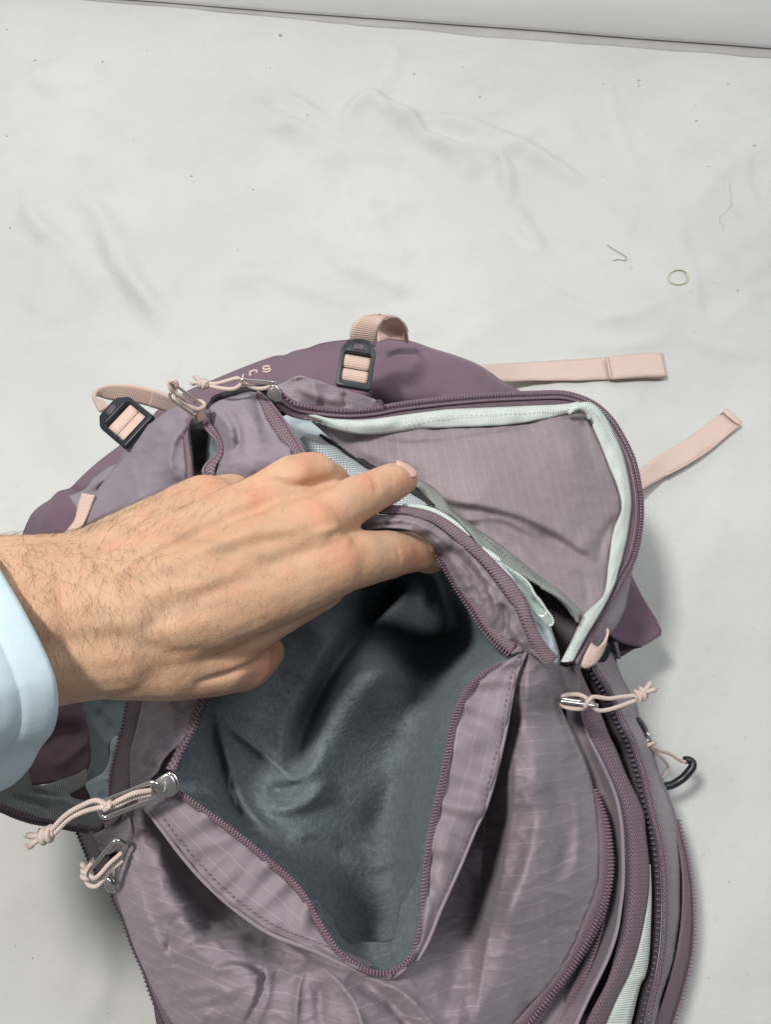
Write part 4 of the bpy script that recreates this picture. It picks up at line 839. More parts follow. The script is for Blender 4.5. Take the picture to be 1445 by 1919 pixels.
def slab(name, outer, inner_loops, z0, z1, mat, parent, bev=.0012):
    """moulded plate with openings; outline in metres on its own plane, later placed"""
    bm = bmesh.new()
    pts = [Vector(p) for p in outer]; edges = [(i, (i + 1) % len(outer)) for i in range(len(outer))]
    faces_in = [list(range(len(outer)))]
    for lp in inner_loops:
        b = len(pts); pts += [Vector(p) for p in lp]; edges += [(b + i, b + (i + 1) % len(lp)) for i in range(len(lp))]
        faces_in.append([b + i for i in range(len(lp))][::-1])
    r = delaunay_2d_cdt(pts, edges, [], 0, 1e-6)
    vo = r[0]; fs = []
    for f in r[2]:
        c = sum((vo[i] for i in f), Vector((0, 0))) / len(f)
        if not inside(np.array([[c.x, c.y]]), np.array(outer))[0]: continue
        if any(inside(np.array([[c.x, c.y]]), np.array(lp))[0] for lp in inner_loops): continue
        fs.append(f)
    vs = [bm.verts.new((v.x, v.y, z1)) for v in vo]
    F_ = [bm.faces.new([vs[i] for i in f]) for f in fs]
    bmesh.ops.recalc_face_normals(bm, faces=bm.faces)
    if sum(f.normal.z for f in bm.faces) < 0: bmesh.ops.reverse_faces(bm, faces=bm.faces)
    bmesh.ops.dissolve_limit(bm, angle_limit=.01, verts=bm.verts, edges=bm.edges)
    ex = bmesh.ops.extrude_face_region(bm, geom=list(bm.faces))
    for v in [g for g in ex['geom'] if isinstance(g, bmesh.types.BMVert)]: v.co.z = z0
    bmesh.ops.recalc_face_normals(bm, faces=bm.faces)
    me = bpy.data.meshes.new(name); bm.to_mesh(me); bm.free(); me.materials.append(mat)
    o = bpy.data.objects.new(name, me); C.objects.link(o); o.parent = parent
    m = o.modifiers.new('rounded', 'BEVEL'); m.width = bev; m.segments = 3; m.limit_method = 'ANGLE'; m.angle_limit = .6
    me.polygons.foreach_set('use_smooth', [True] * len(me.polygons))
    return o
def frame_from(c, xa, ya):
    """matrix with x towards xa and y towards ya, origin c (plan coordinates + height)"""
    o = P(*c); x = (P(*xa) - o).normalized(); y = (P(*ya) - o); y = (y - x * y.dot(x)).normalized(); z = x.cross(y)
    from mathutils import Matrix
    return Matrix(((x.x, y.x, z.x, o.x), (x.y, y.y, z.y, o.y), (x.z, y.z, z.z, o.z), (0, 0, 0, 1)))
def buckle(corners_z, center, xdir, ydir, size):
    b = bpy.data.objects.new('ladder_lock_buckle', None); C.objects.link(b); b.parent = bag
    b.matrix_world = frame_from(center, xdir, ydir)
    w, h = size
    out = [(-.5*w, -.46*h), (-.44*w, -.5*h), (.44*w, -.5*h), (.5*w, -.46*h), (.5*w, .22*h), (.47*w, .30*h), (.30*w, .48*h), (.20*w, .5*h), (-.20*w, .5*h), (-.30*w, .48*h), (-.47*w, .30*h), (-.5*w, .22*h)]
    hole = [(-.37*w, -.36*h), (.37*w, -.36*h), (.37*w, .19*h), (-.37*w, .19*h)]
    s = slab('buckle_frame', out, [hole], -.0016, .0022, M['plastic'], b); 
    s2 = slab('buckle_lip', [(-.36*w, .19*h), (.36*w, .19*h), (.30*w, .36*h), (.20*w, .45*h), (-.20*w, .45*h), (-.30*w, .36*h)], [], .001, .0036, M['plastic'], b, .0009)
    s3 = slab('buckle_emblem', [(-.14*w, .25*h), (.10*w, .25*h), (.14*w, .30*h), (.10*w, .38*h), (-.12*w, .38*h), (-.15*w, .33*h)], [], .0030, .0041, M['coil_dark'], b, .0004)
    # webbing over the two cross bars
    me = []
    for (y0, y1, zt) in ((-.37*h, -.10*h, .0022), (-.10*h, .185*h, .0026)):
        V = []; n = 14
        for i in range(n + 1):
            t = i / n; yy = y0 + (y1 - y0) * t; zz = -.001 + zt * (math.sin(math.pi * t) ** .45)
            for k in range(9): V.append(((-.365 + .73 * k / 8) * w, yy, zz))
        uv = np.array([((i // 9) / n * (y1 - y0), (-.365 + .73 * (i % 9) / 8) * w) for i in range(len(V))])
        mesh_obj('webbing', V, grid_faces(n + 1, 9)[:: 1], M['pink'], b, uv, thick=.0012)
    bar = slab('buckle_bar', [(-.45*w, -.125*h), (.45*w, -.125*h), (.45*w, -.085*h), (-.45*w, -.085*h)], [], -.003, -.0005, M['plastic'], b, .0004)
    return b
# middle buckle (strap arches up, over and back down to the lid)
buckle(None, (668, 683, .232), (708, 690, .230), (676, 633, .236), (.0215, .0315))
strap('webbing_strap', [(658, 652, .232), (656, 632, .240), (661, 610, .246), (675, 594, .248), (694, 589, .246), (712, 590, .242)], [(704, 650, .230), (706, 640, .234), (709, 622, .240), (715, 605, .243), (722, 595, .240), (730, 592, .236)], th=.0015)
strap('webbing_strap', [(712, 590, .242), (725, 589, .235), (740, 592, .225), (752, 600, .212), (757, 612, .198), (756, 634, .182)], [(722, 600, .240), (735, 594, .232), (745, 597, .22), (757, 608, .206), (764, 622, .192), (766, 640, .175)], th=.0015)
ribbon('webbing_loop', [(708, 596, .212), (728, 594, .208), (745, 598, .204), (755, 606, .199), (762, 620, .19)], [(709, 640, .195), (728, 634, .190), (748, 636, .186), (760, 638, .182), (766, 641, .176)], M['pink'], bag, 8, step=4, thick=.0014, bulge=-.008)
# left buckle
buckle(None, (233, 788, .238), (264, 755, .240), (202, 757, .234), (.0250, .0320)).rotation_mode = 'XYZ'
strap('webbing_strap', [(184, 772, .214), (176, 756, .212), (171, 742, .210), (174, 733, .209), (186, 726, .208), (215, 721, .206), (250, 723, .204), (285, 731, .202), (330, 745, .198)], [(204, 762, .222), (192, 752, .218), (180, 745, .213), (182, 743, .206), (198, 748, .200), (222, 752, .196), (250, 755, .193), (280, 762, .190), (318, 774, .186)], th=.0015)
strap('webbing_end', [(285, 730, .2055), (320, 744, .2025), (345, 752, .20)], [(278, 762, .193), (305, 770, .19), (335, 780, .187)], mat='pinkr')

def pull_ring(name, a, b, width, wire=.0011, parent=None, tilt=0.0):
    """long oval wire ring from a to b"""
    A, B = P(*a), P(*b); d = (B - A); L = d.length; d.normalize(); up = Vector((0, -.1, 1)); s = d.cross(up).normalized(); n = s.cross(d)
    s = (s * math.cos(tilt) + n * math.sin(tilt)); pts = []; r = width / 2; k = min(r, .0022)
    def corner(cx, cy, a0):
        for i in range(7):
            t = a0 + math.pi / 2 * i / 6; pts.append(A + d * (cx + k * math.cos(t)) + s * (cy + k * math.sin(t)))
    corner(L - k, r - k, 0); corner(k, r - k, math.pi / 2); corner(k, -r + k, math.pi); corner(L - k, -r + k, 1.5 * math.pi)
    P_ = [np.array(p) for p in pts]; dense = []
    for i in range(len(P_)):
        q, w = P_[i], P_[(i + 1) % len(P_)]; m = max(1, int(np.linalg.norm(w - q) / .0012))
        for j in range(m): dense.append(q + (w - q) * j / m)
    w = np.array(dense); n_ = len(w); t = np.roll(w, -1, 0) - np.roll(w, 1, 0); t /= np.linalg.norm(t, axis=1)[:, None]
    nn = np.array(d.cross(s)); V = []
    for i in range(n_):
        side = np.cross(t[i], nn)
        for j in range(8):
            a_ = 2 * math.pi * j / 8; V.append(w[i] + wire * (math.cos(a_) * side + math.sin(a_) * nn * .9))
    f = [(i * 8 + j, i * 8 + (j + 1) % 8, ((i + 1) % n_) * 8 + (j + 1) % 8, ((i + 1) % n_) * 8 + j) for i in range(n_) for j in range(8)]
    return mesh_obj(name, V, f, M['metal'], parent)
def knot(a, d, r, parent, size=1.0, tail=.008):
    """overhand knot in doubled cord with two frayed ends; a is where the cords enter"""
    a = np.array(P(*a)); e = np.array(P(*d)); x = e - a; x /= np.linalg.norm(x); up = np.array([0, 0, 1.0]); s = np.cross(x, up); s /= np.linalg.norm(s); u = np.cross(s, x)
    J = Joined(); R = .0024 * size
    for ph, dx in ((0, 0.0), (2.2, .0012 * size)):
        t = np.linspace(0, 2 * math.pi * 1.65, 46)
        w = a + np.outer(dx + .0050 * size * t / t[-1], x) + np.outer(R * np.cos(t + ph), s) + np.outer(R * .85 * np.sin(t + ph), u)
        v = sweep_pts(w, r * 1.05, 8); J.add(v, grid_faces(len(w), 8, True))
    w = a + np.outer(np.linspace(-.001, .007 * size, 8), x); v = sweep_pts(w, np.array([1, 1.7, 2.2, 2.3, 2.2, 1.9, 1.4, .8]) * r, 8); J.add(v, grid_faces(8, 8, True))
    for sg in (-1, 1):
        t = np.linspace(0, 1, 9); w = a + np.outer(.0062 * size + tail * t * size, x) + np.outer(sg * (.0006 + .0014 * t), s) + np.outer(.0008 * np.sin(t * 3), u)
        v = sweep_pts(w, r * (1.0 + .25 * t), 8); J.add(v, grid_faces(9, 8, True) + [tuple(range(64, 72))])
        for _ in range(9):
            q = w[-1] + rng.normal(0, .0005, 3); q2 = q + x * .0016 + rng.normal(0, .0006, 3); v = sweep_pts(np.array([q, (q + q2) / 2, q2]), .00016, 4); J.add(v, grid_faces(3, 4, True))
    return J.obj('knot', M['cord'], parent, kind=None)
def slider(center, xdir, ydir, parent, k=1.0, bridge=True):
    b = bpy.data.objects.new('zip_slider', None); C.objects.link(b); b.parent = parent; b.matrix_world = frame_from(center, xdir, ydir)
    out = []
    for i in range(28):
        a = 2 * math.pi * i / 28; w = 1 + .12 * math.cos(2 * a); out.append((.0068 * k * math.cos(a), .0052 * k * math.sin(a) * (1.12 - .35 * math.cos(a)) * w))
    slab('slider_plate', out, [], 0, .0022 * k, M['metal'], b, .0009 * k); lo = slab('slider_plate', out, [], -.0052 * k, -.0034 * k, M['metal'], b, .0007 * k)
    t = np.linspace(0, math.pi, 15); w = np.stack([-.0045 * k * np.cos(t), 0 * t, .0018 * k + .0040 * k * np.sin(t)], 1)
    tube_w('slider_bridge', w, np.array([1.1] * 4 + [1.3] * 7 + [1.1] * 4) * .0011 * k, M['metal'], b)
    return b
def empt(name): 
    e = bpy.data.objects.new(name, None); C.objects.link(e); e.parent = bag; return e
# fleece pocket pull, lower left
pl = empt('zipper_pull')
slider((309, 1472, .2985), (278, 1484, .298), (300, 1440, .300), pl, .82)
pull_ring('pull_ring', (298, 1477, .3065), (186, 1521, .302), .0066, .0009, pl, .35)
tube('cord', [(283, 1481, .3065), (250, 1487, .3095), (222, 1500, .3085), (203, 1509, .3055), (180, 1500, .304), (150, 1511, .302), (122, 1528, .300), (94, 1557, .297)], .00105, M['cord'], pl)
tube('cord', [(283, 1488, .3045), (250, 1495, .3065), (222, 1508, .306), (205, 1514, .304), (190, 1513, .3055), (160, 1520, .301), (130, 1534, .2985), (99, 1564, .296)], .00105, M['cord'], pl)
tube('cord', [(205, 1502, .3065), (205, 1510, .3085), (195, 1518, .3065)], .0011, M['cord'], pl)
knot((97, 1561, .2965), (60, 1574, .293), .0011, pl, 1.0, .005)
# small pull beside the left edge
pl = empt('zipper_pull')
pull_ring('pull_ring', (228, 1578, .262), (172, 1646, .258), .0062, .0009, pl, .5)
tube('cord', [(228, 1598, .262), (205, 1618, .262), (185, 1640, .262), (175, 1646, .26), (164, 1634, .258), (160, 1626, .256)], .0010, M['cord'], pl)
tube('cord', [(230, 1612, .258), (208, 1630, .258), (192, 1650, .257), (180, 1661, .256), (165, 1658, .255), (160, 1645, .255), (160, 1634, .256)], .0010, M['cord'], pl)
knot((161, 1646, .256), (162, 1630, .257), .0010, pl, .75, .002)
slider((212, 1645, .225), (200, 1625, .224), (190, 1655, .224), pl, .9)
# pull on the right hand side
pl = empt('zipper_pull')
tube('cord', [(1112, 1317, .226), (1095, 1327, .228), (1075, 1328, .229), (1056, 1323, .228), (1050, 1313, .227), (1056, 1304, .2275), (1075, 1301, .23), (1092, 1304, .231), (1103, 1312, .231), (1118, 1330, .229), (1135, 1331, .227), (1160, 1324, .225), (1192, 1312, .223)], .00115, M['cord'], pl)
tube('cord', [(1096, 1326, .231), (1103, 1313, .2335), (1112, 1306, .232), (1140, 1309, .229), (1165, 1306, .226), (1192, 1303, .223)], .00115, M['cord'], pl)
w = [(1048, 1311, .2315), (1070, 1315, .2335), (1095, 1318, .2325), (1118, 1321, .229)]
pull_ring('pull_ring', w[0], w[3], .0040, .0011, pl, 1.2)
knot((1192, 1307, .223), (1216, 1291, .221), .00115, pl, 1.1, .005)
# two pulls at the top of the pack
pl = empt('zipper_pull')
pull_ring('pull_ring', (372, 770, .284), (322, 733, .296), .0070, .0008, pl, .25)
slider((372, 779, .276), (362, 768, .280), (395, 770, .276), pl, .62)
tube('cord', [(362, 752, .285), (378, 753, .284), (383, 760, .284), (372, 767, .286), (352, 760, .290), (334, 745, .296), (326, 728, .300), (324, 718, .303)], .00115, M['cord'], pl)
tube('cord', [(352, 757, .290), (338, 742, .297), (326, 735, .300), (319, 728, .303), (317, 718, .305), (323, 713, .307), (330, 716, .306), (331, 724, .304)], .00105, M['cord'], pl)
pl = empt('zipper_pull')
pull_ring('pull_ring', (448, 712, .288), (516, 718, .286), .0048, .0008, pl, 1.25)
slider((514, 738, .268), (514, 724, .270), (530, 738, .268), pl, .72)
tube('cord', [(508, 721, .286), (498, 727, .285), (482, 728, .284), (466, 723, .284), (452, 716, .285), (446, 709, .286), (425, 714, .285), (405, 719, .283), (390, 719, .282)], .0011, M['cord'], pl)
tube('cord', [(453, 717, .286), (447, 724, .286), (435, 729, .285), (415, 728, .284), (396, 724, .282), (388, 721, .281)], .0011, M['cord'], pl)
knot((388, 722, .282), (368, 715, .281), .0011, pl, .8, .004)
# black side hook with its cord, and the clip it hangs from
hk = empt('hook_loop')
tube('hook', [(1247, 1474, .058), (1262, 1470, .058), (1281, 1458, .060), (1292, 1446, .062), (1299, 1436, .063), (1298, 1428, .063), (1290, 1424, .063), (1284, 1425, .063)], .0028, M['plastic'], hk, seg=10)
tube('cord', [(1222, 1396, .085), (1235, 1405, .08), (1258, 1414, .072), (1275, 1425, .066), (1288, 1428, .064)], .0012, M['cord'], hk)
tube('cord', [(1220, 1398, .083), (1232, 1412, .075), (1248, 1428, .065), (1253, 1438, .06), (1248, 1450, .058), (1240, 1458, .056)], .0012, M['cord'], hk)
tube('cord', [(1213, 1398, .087), (1222, 1393, .087), (1228, 1392, .086)], .0013, M['cord'], hk)
tube('wire_link', [(1212, 1372, .088), (1217, 1380, .088), (1220, 1392, .087), (1216, 1396, .086), (1213, 1385, .087)], .0010, M['metal'], hk)
ribbon('clip_tab', [(1197, 1344, .088), (1204, 1355, .088), (1210, 1370, .087), (1212, 1382, .086)], [(1203, 1346, .082), (1211, 1358, .082), (1216, 1370, .082), (1213, 1383, .083)], M['plastic'], hk, 4, thick=.002)
stitches([(1164, 1345, .118), (1175, 1341, .115), (1186, 1342, .112)], M['seam'], bag, .0022, .0008, .0003)

# ------------------------------------------------------------ the person: left hand reaching in, shirt cuff
def capsule(J, a, b, seg=18):
    pa, pb = np.array(P(*a[:3])), np.array(P(*b[:3])); ra, rb = a[3], b[3]
    n = 7; T = []; R = []
    d = pb - pa; L = np.linalg.norm(d); d = d / max(L, 1e-9)
    for i in range(5):
        t = math.pi / 2 * i / 5; T.append(-ra * math.cos(t)); R.append(ra * math.sin(t) + 1e-5)
    for i in range(n): T.append(L * i / (n - 1)); R.append(ra + (rb - ra) * i / (n - 1))
    for i in range(1, 6):
        t = math.pi / 2 * i / 5; T.append(L + rb * math.sin(t)); R.append(rb * math.cos(t) + 1e-5)
    w = pa + np.outer(T, d); v = []
    up = np.array([0, 0, 1.0]); s = np.cross(d, up); s /= np.linalg.norm(s) + 1e-9; u = np.cross(s, d)
    for i in range(len(T)):
        for k in range(seg):
            a_ = 2 * math.pi * k / seg; v.append(w[i] + R[i] * (math.cos(a_) * s + math.sin(a_) * u))
    J.add(v, grid_faces(len(T), seg, True) + [tuple(range(seg))[::-1], tuple(range((len(T) - 1) * seg, len(T) * seg))])
def hand():
    J = Joined()
    chains = [
        [(-190, 1120, .342, .0225), (-40, 1112, .342, .0225), (70, 1104, .340, .0215), (150, 1090, .338, .0200), (220, 1058, .336, .0185)],   # forearm, far side
        [(-190, 1225, .340, .0225), (-40, 1228, .340, .0225), (70, 1226, .338, .0210), (160, 1212, .336, .0205), (230, 1206, .334, .0200)],
        [(-190, 1175, .346, .0215), (-40, 1168, .346, .0215), (70, 1162, .345, .0205), (160, 1150, .342, .0200), (250, 1140, .340, .0190)],
        [(200, 1062, .335, .0185), (300, 1010, .328, .0178), (385, 958, .318, .0162)],      # little finger side of the palm
        [(170, 1120, .340, .0185), (320, 1048, .334, .0180), (440, 985, .328, .0162), (497, 950, .324, .0150)],
        [(170, 1150, .341, .0185), (330, 1110, .337, .0185), (470, 1035, .334, .0168), (582, 992, .330, .0138)],
        [(180, 1200, .336, .0190), (340, 1160, .333, .0190), (480, 1108, .330, .0172), (618, 1058, .322, .0148)],
        [(200, 1215, .332, .0195), (320, 1225, .322, .0190), (405, 1230, .312, .0165), (450, 1240, .300, .0130), (468, 1243, .288, .0110), (495, 1222, .270, .0096)],   # thumb, turned under
        [(330, 1180, .325, .0185), (440, 1165, .318, .0165), (540, 1120, .312, .0135), (600, 1092, .310, .0120)],
        [(300, 1120, .325, .0170), (420, 1060, .318, .0160), (520, 1020, .315, .0150)],
        [(385, 958, .318, .0150), (432, 935, .305, .0118), (452, 950, .282, .0098), (445, 980, .262, .0085)],      # little finger
        [(497, 948, .325, .0140), (548, 905, .326, .0122), (585, 893, .320, .0112), (620, 905, .300, .0096), (632, 925, .276, .0086), (622, 945, .258, .0078)],  # ring finger
        [(582, 992, .329, .0128), (622, 962, .326, .0112), (668, 935, .319, .0104), (700, 920, .312, .0097), (732, 906, .304, .0093), (752, 898, .298, .0082)],  # middle finger
        [(618, 1058, .322, .0138), (668, 1048, .314, .0127), (715, 1042, .303, .0116), (752, 1036, .290, .0104), (785, 1034, .278, .0094), (806, 1048, .258, .0078)],  # index finger
    ]
    for c in chains:
        for a, b in zip(c[:-1], c[1:]): capsule(J, a, b)
    me = bpy.data.meshes.new('tmp'); me.from_pydata([tuple(v) for v in np.vstack(J.v)], [], J.f); o = bpy.data.objects.new('tmp', me); C.objects.link(o)
    r = o.modifiers.new('r', 'REMESH'); r.mode = 'VOXEL'; r.voxel_size = .0013
    sm = o.modifiers.new('s', 'SMOOTH'); sm.factor = .5; sm.iterations = 9
    dg = bpy.context.evaluated_depsgraph_get(); ev = o.evaluated_get(dg); m2 = ev.to_mesh()
    co = np.zeros(len(m2.vertices) * 3); m2.vertices.foreach_get('co', co); co = co.reshape(-1, 3)
    no = np.zeros(len(m2.vertices) * 3); m2.vertices.foreach_get('normal', no); no = no.reshape(-1, 3)
    faces = [tuple(p.vertices) for p in m2.polygons]; ev.to_mesh_clear(); bpy.data.objects.remove(o); bpy.data.meshes.remove(me)
    v = co - np.array([0, 0, CAM_H]); dep = v[:, 1] * ST - v[:, 2] * CT; up = v[:, 1] * CT + v[:, 2] * ST
    xy = np.stack([722.5 + F * v[:, 0] / dep, 959.5 - F * up / dep], 1); front = no[:, 2] > .05
    fo = [([(250, 1085), (360, 1040), (480, 1000), (575, 985)], 13, .0016), ([(240, 1060), (340, 1000), (440, 955), (500, 925)], 12, .0018), ([(260, 1120), (400, 1090), (520, 1060), (615, 1040)], 15, .0010), ([(330, 1020), (430, 965), (500, 940)], 18, -.0016),
          ([(400, 1045), (490, 1010), (560, 1010)], 18, -.0016), ([(440, 1090), (540, 1050), (590, 1030)], 16, -.0010), ([(440, 920), (500, 900), (560, 912), (640, 896)], 10, -.0030), ([(400, 985), (450, 960), (520, 945)], 9, -.0012),
          ([(180, 1170), (300, 1180), (420, 1165)], 20, .0008), ([(528, 1208), (490, 1238), (435, 1262), (360, 1284)], 6, -.0022), ([(150, 1040), (220, 1010), (300, 985)], 12, -.0010),
          ([(210, 1110), (240, 1060), (280, 1030)], 8, .0010), ([(690, 880), (700, 905), (705, 930)], 3, -.0006), ([(697, 880), (706, 903), (710, 925)], 3, -.0006), ([(590, 1000), (640, 985)], 8, .0010), ([(250, 1210), (340, 1225), (420, 1222)], 14, -.001),
          ([(555, 880), (590, 878), (620, 890)], 12, .0008), ([(740, 1020), (748, 1040), (748, 1060)], 3, -.0005), ([(625, 1000), (640, 1010), (660, 1020)], 10, .001), ([(100, 1060), (120, 1150), (110, 1250)], 14, -.0012)]
    h = folds_h(xy, fo); co = co + no * (h * np.where(front, 1, 0))[:, None]
    wr = np.array([noise.fractal((p[0] * 90, p[1] * 90, p[2] * 90), 1, 2, 3) for p in co]) * .00035; co = co + no * wr[:, None]
    o = mesh_obj('hand', co, faces, M['skin'], person)
    fl = np.zeros(len(co)); 
    for cx, cy, r in ((600, 960, 38), (645, 1040, 42), (480, 925, 28), (395, 905, 25), (690, 900, 26), (575, 870, 30), (775, 1045, 30), (500, 1250, 40), (760, 905, 26)):
        fl = np.maximum(fl, np.exp(-(((xy[:, 0] - cx) ** 2 + (xy[:, 1] - cy) ** 2) / r ** 2)))
    at = o.data.attributes.new('flush', 'FLOAT', 'POINT'); at.data.foreach_set('value', fl.astype(np.float32))
    vn = np.zeros(len(co))
    for ln in ([(180, 1090), (300, 1075), (420, 1085), (540, 1080)], [(240, 1180), (360, 1140), (480, 1120)], [(280, 1000), (360, 1010), (440, 1030), (560, 1060)]):
        d, _, t = seg_dist(xy, cr([(a, b, 0) for a, b in ln], 12)[:, :2]); vn = np.maximum(vn, np.exp(-(d / 7) ** 2) * np.clip(np.minimum(t, 1 - t) / .2, 0, 1))
    at = o.data.attributes.new('vein', 'FLOAT', 'POINT'); at.data.foreach_set('value', vn.astype(np.float32))
    # body hair
    J = Joined(); cand = np.where(no[:, 2] > -.1)[0]
    dens = np.clip((430 - xy[:, 0]) / 260, 0.0, 1) + .25 * np.clip((560 - xy[:, 0]) / 200, 0, 1) + .8 * np.exp(-(((xy[:, 0] - 160) / 120) ** 2 + ((xy[:, 1] - 1035) / 50) ** 2)) 
    dens = dens * np.clip((1290 - xy[:, 1]) / 120, .12, 1) * (xy[:, 0] > -20)
    dens += .5 * np.exp(-(((xy[:, 0] - 698) / 12) ** 2 + ((xy[:, 1] - 890) / 12) ** 2)) + .35 * np.exp(-(((xy[:, 0] - 565) / 30) ** 2 + ((xy[:, 1] - 862) / 18) ** 2))
    p = dens[cand]; p = p / p.sum(); pick = rng.choice(cand, 1900, p=p)
    for i in pick:
        n_ = no[i]; y = xy[i, 1]; x = xy[i, 0]
        dr = np.array([.28 + .22 * rng.normal(), -1.0 if y > 1060 else (.6 if y < 1010 else -.5 + rng.normal() * .4), 0]); dr[:2] += rng.normal(0, .14, 2)
        dr = dr - n_ * (dr @ n_); dr /= np.linalg.norm(dr) + 1e-9; L = rng.uniform(.004, .0095) * (1 if x < 330 else .6); cur = rng.normal(0, .35)
        sd = np.cross(n_, dr); t = np.linspace(0, 1, 5)
        w = co[i] + np.outer(t * L, dr) + np.outer(np.sin(t * 1.6) * L * .20 - .0002, n_) + np.outer(t * t * L * cur, sd)
        J.add(sweep_pts(w, np.array([1, .9, .75, .55, .25]) * rng.uniform(.000022, .000042), 3), grid_faces(5, 3, True))
    J.obj('arm_hair', M['hair'], person)
    return o
person = bpy.data.objects.new('person', None); C.objects.link(person); person.location = (0, 0, 0)
set_props(person, "left hand and wrist in a pale blue shirt cuff pulling the backpack's pocket open", 'person')
hand()
# fingernail of the middle finger, set into the skin
def nail(x, y, tx, ty, L, Wd, rad):
    h = bpy.data.objects['hand']; bpy.context.view_layer.update()
    def hit(px, py):
        a = Vector((0, 0, CAM_H)); d = (P(px, py, .2) - a).normalized(); ok, loc, nr, _ = h.ray_cast(a, d); return (loc, nr) if ok else (None, None)
    c, n = hit(x, y); al = P(tx, ty, c.z - .004) - P(x, y, c.z); n = n.normalized(); al = (al - n * al.dot(n)).normalized(); ac = n.cross(al); V = []
    for i in range(11):
        u = (i / 10 - .5) * 2
        for j in range(13):
            a = (j / 12 - .5) * 2; hw = Wd / 2 * max(.25, (1 - abs(u) ** 5 * (.45 if u > 0 else .30))); yy = a * hw
            V.append(c + al * (u * L / 2 + .0012 * (1 - a * a) * (1 if u > 0 else -.6)) + ac * yy + n * (.0002 - (rad - math.sqrt(max(1e-8, rad * rad - yy * yy))) - .0010 * max(0, u) ** 2 - .0006 * max(0, -u) ** 2))
    return mesh_obj('fingernail', V, grid_faces(11, 13), M['nail'], person, thick=.0006, off=0)
nail(763, 875, 781, 891, .0100, .0092, .0072)
# cuff and sleeve
near = [(-70, 960, .352), (-30, 1020, .362), (0, 1075, .368), (35, 1135, .371), (72, 1205, .371), (98, 1268, .368), (105, 1320, .361), (96, 1368, .352), (72, 1400, .343), (50, 1440, .333), (10, 1475, .320)]
far = [(-40, 1480, .300), (-80, 1400, .288), (-70, 1250, .284), (-100, 1100, .292), (-110, 980, .312)]
ring = cr(near + far, closed=True, n=97)[:, :3]
rows = []
ctr = PA([(-20, 1230, .33)])[0]; w0 = PA(ring)
ax = PA([(-420, 1270, .36)])[0] - ctr; ax /= np.linalg.norm(ax)
for i, (s, k) in enumerate([(0, .992), (0, 1.0), (.0012, 1.006), (.004, 1.012), (.008, 1.012), (.0105, 1.010), (.0112, 1.002), (.012, 1.010), (.016, 1.02), (.022, 1.03), (.030, 1.035), (.040, 1.05), (.052, 1.06), (.065, 1.07), (.08, 1.08), (.10, 1.09), (.13, 1.1)]):
    q = ctr + (w0 - ctr) * k + ax * s
    q = q + (w0 - ctr) / np.linalg.norm(w0 - ctr, axis=1)[:, None] * np.array([.0014 * min(1, s / .02) * noise.noise((j * .16, s * 45, 4.4)) + .0005 * min(1, s / .01) * noise.noise((j * .5, s * 20, 1.4)) for j in range(len(w0))])[:, None]
    rows.append(q)
V = np.vstack(rows); f = grid_faces(len(rows), len(w0), True)
sl = mesh_obj('shirt_cuff', V, f, M['cloth'], person, V[:, :2].copy(), thick=.0014, off=0)
stitches_pts = ctr + (w0 - ctr) * 1.014 + ax * .0105
J = Joined()
for k in range(0, len(w0) - 1):
    a, b = stitches_pts[k], stitches_pts[k + 1]
    for q in (0.15, .65):
        c_ = a + (b - a) * q; e_ = a + (b - a) * (q + .3); J.add(sweep_pts(np.array([c_, (c_ + e_) / 2, e_]), .00022, 4), grid_faces(3, 4, True))
J.obj('cuff_stitching', M['lining'], person)

# ------------------------------------------------------------ small things on the sheet
def ground_tube(name, pts, r, mat, label, cat, closed=False):
    p = [(x, y, gz(x, y) + r * 1.1 + max(0, z - .002)) for x, y, z in cr(pts, 6, closed=closed)]; w = PA(cr(p, 3, closed=closed))
    if closed: w = np.vstack([w, w[:2]])
    o = tube_w(name, w, r, mat, None, 6); return set_props(o, label, cat)
ground_tube('thread', [(1139, 459, .0022), (1152, 468, .003), (1168, 477, .003), (1176, 484, .0028), (1172, 488, .0025), (1160, 486, .0025), (1150, 488, .0022)], .00033, m_plain('grey_thread', (.24, .26, .26), .7, bump=0), 'short grey bent thread lying on the sheet left of the ring', 'thread')
ground_tube('rubber_ring', [(1254, 518, .002), (1260, 509, .002), (1273, 505, .0022), (1286, 509, .002), (1290, 519, .002), (1285, 529, .002), (1272, 533, .002), (1258, 529, .002)], .0009, m_plain('cream_rubber', (.58, .57, .44), .5, bump=0), 'small cream rubber ring lying flat on the sheet', 'rubber ring', True)
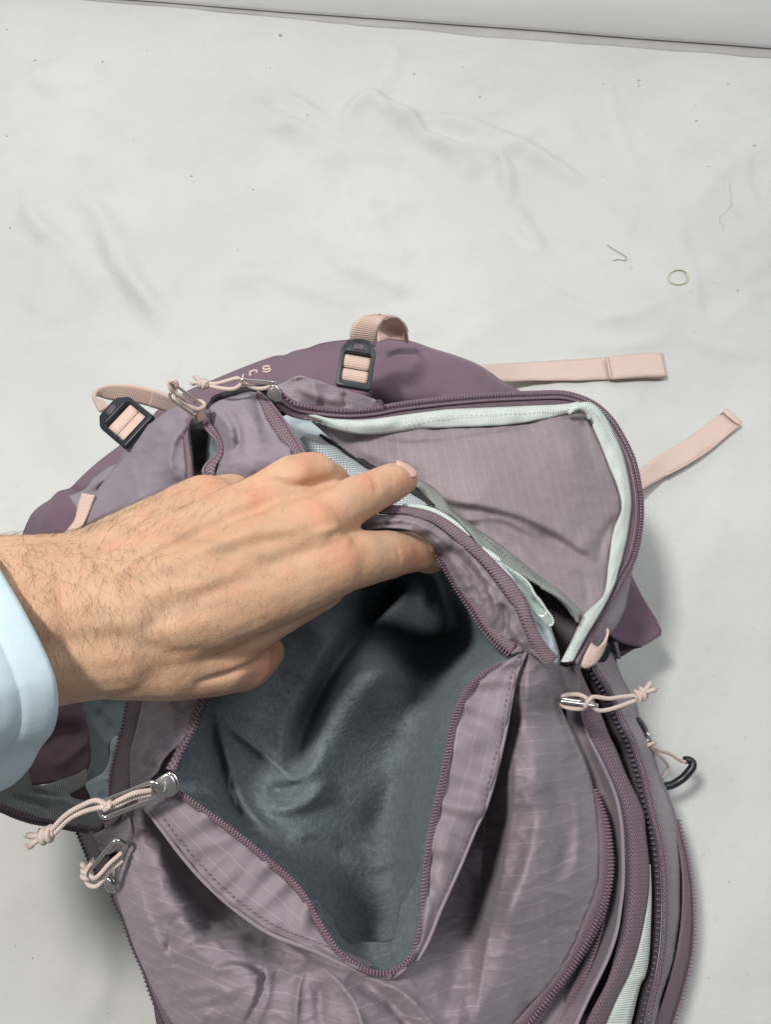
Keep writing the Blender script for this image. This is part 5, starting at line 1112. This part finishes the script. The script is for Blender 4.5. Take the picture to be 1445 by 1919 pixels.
ground_tube('hair_strand', [(1368, 340, .002), (1371, 365, .002), (1371, 385, .0025), (1360, 398, .002), (1349, 407, .002), (1350, 415, .002), (1357, 422, .002), (1355, 432, .002)], .00022, m_plain('pale_hair', (.46, .43, .36), .6, bump=0), 'long wavy pale strand near the right edge of the sheet', 'hair')
J = Joined(); spots = [(525, 66, .0022), (191, 115, .0013), (505, 128, .001), (866, 125, .001), (899, 181, .0014), (1198, 150, .0013), (1198, 161, .001), (1131, 157, .0009), (1366, 157, .0014), (1415, 272, .0014), (1330, 312, .001), (932, 294, .001), (358, 330, .0014), (474, 355, .001), (12, 255, .001), (18, 427, .0016), (65, 113, .0016), (12, 55, .0013), (1183, 501, .0009),
    (1302, 621, .0008), (1384, 544, .001), (1306, 226, .0011), (1304, 198, .0009), (444, 468, .0008), (575, 215, .001), (776, 137, .001), (1200, 770, .0005), (82, 975, .0008), (42, 1098, .0006), (1318, 1602, .0006), (1367, 1653, .0007), (1340, 1724, .0005), (1330, 1833, .0006), (1309, 1864, .0006), (200, 1900, .0006), (170, 1913, .0005), (248, 1853, .0005), (60, 1796, .0007), (1276, 1912, .0005), (1270, 1013, .0006), (1390, 1050, .0005)]
for _ in range(90): spots.append((rng.uniform(0, 1445), rng.uniform(30, 1900), rng.uniform(.0002, .0006)))
for x, y, s in spots:
    if y > 640 and 30 < x < 1300 and len(spots) and (x > 215 or y < 1540) and (x > 40): 
        if not (x < 200 and y < 850) and not (x > 1210 and y < 1400): continue
    c = np.array(P(x, y, gz(x, y) + s * .3)); J.add(c + BV * np.array([s, s * rng.uniform(.5, 1), s * .5]), BF)
for _ in range(34):
    x, y = rng.uniform(1000, 1440), rng.uniform(120, 1900); 
    if y > 640 and x < 1330: continue
    c = np.array(P(x, y, gz(x, y) + .0002)); a = rng.uniform(0, 6.28); t = np.linspace(-1, 1, 5)
    w = c + np.stack([t * .0012 * math.cos(a), t * .0012 * math.sin(a), 0 * t], 1) + np.outer(t * t * .0006, [-math.sin(a), math.cos(a), 0]); J.add(sweep_pts(w, .00010, 3), grid_faces(5, 3, True))
set_props(J.obj('lint', m_plain('grey_lint', (.36, .37, .35), .9, bump=0), None), 'tiny grey lint specks scattered over the white sheet', 'lint')
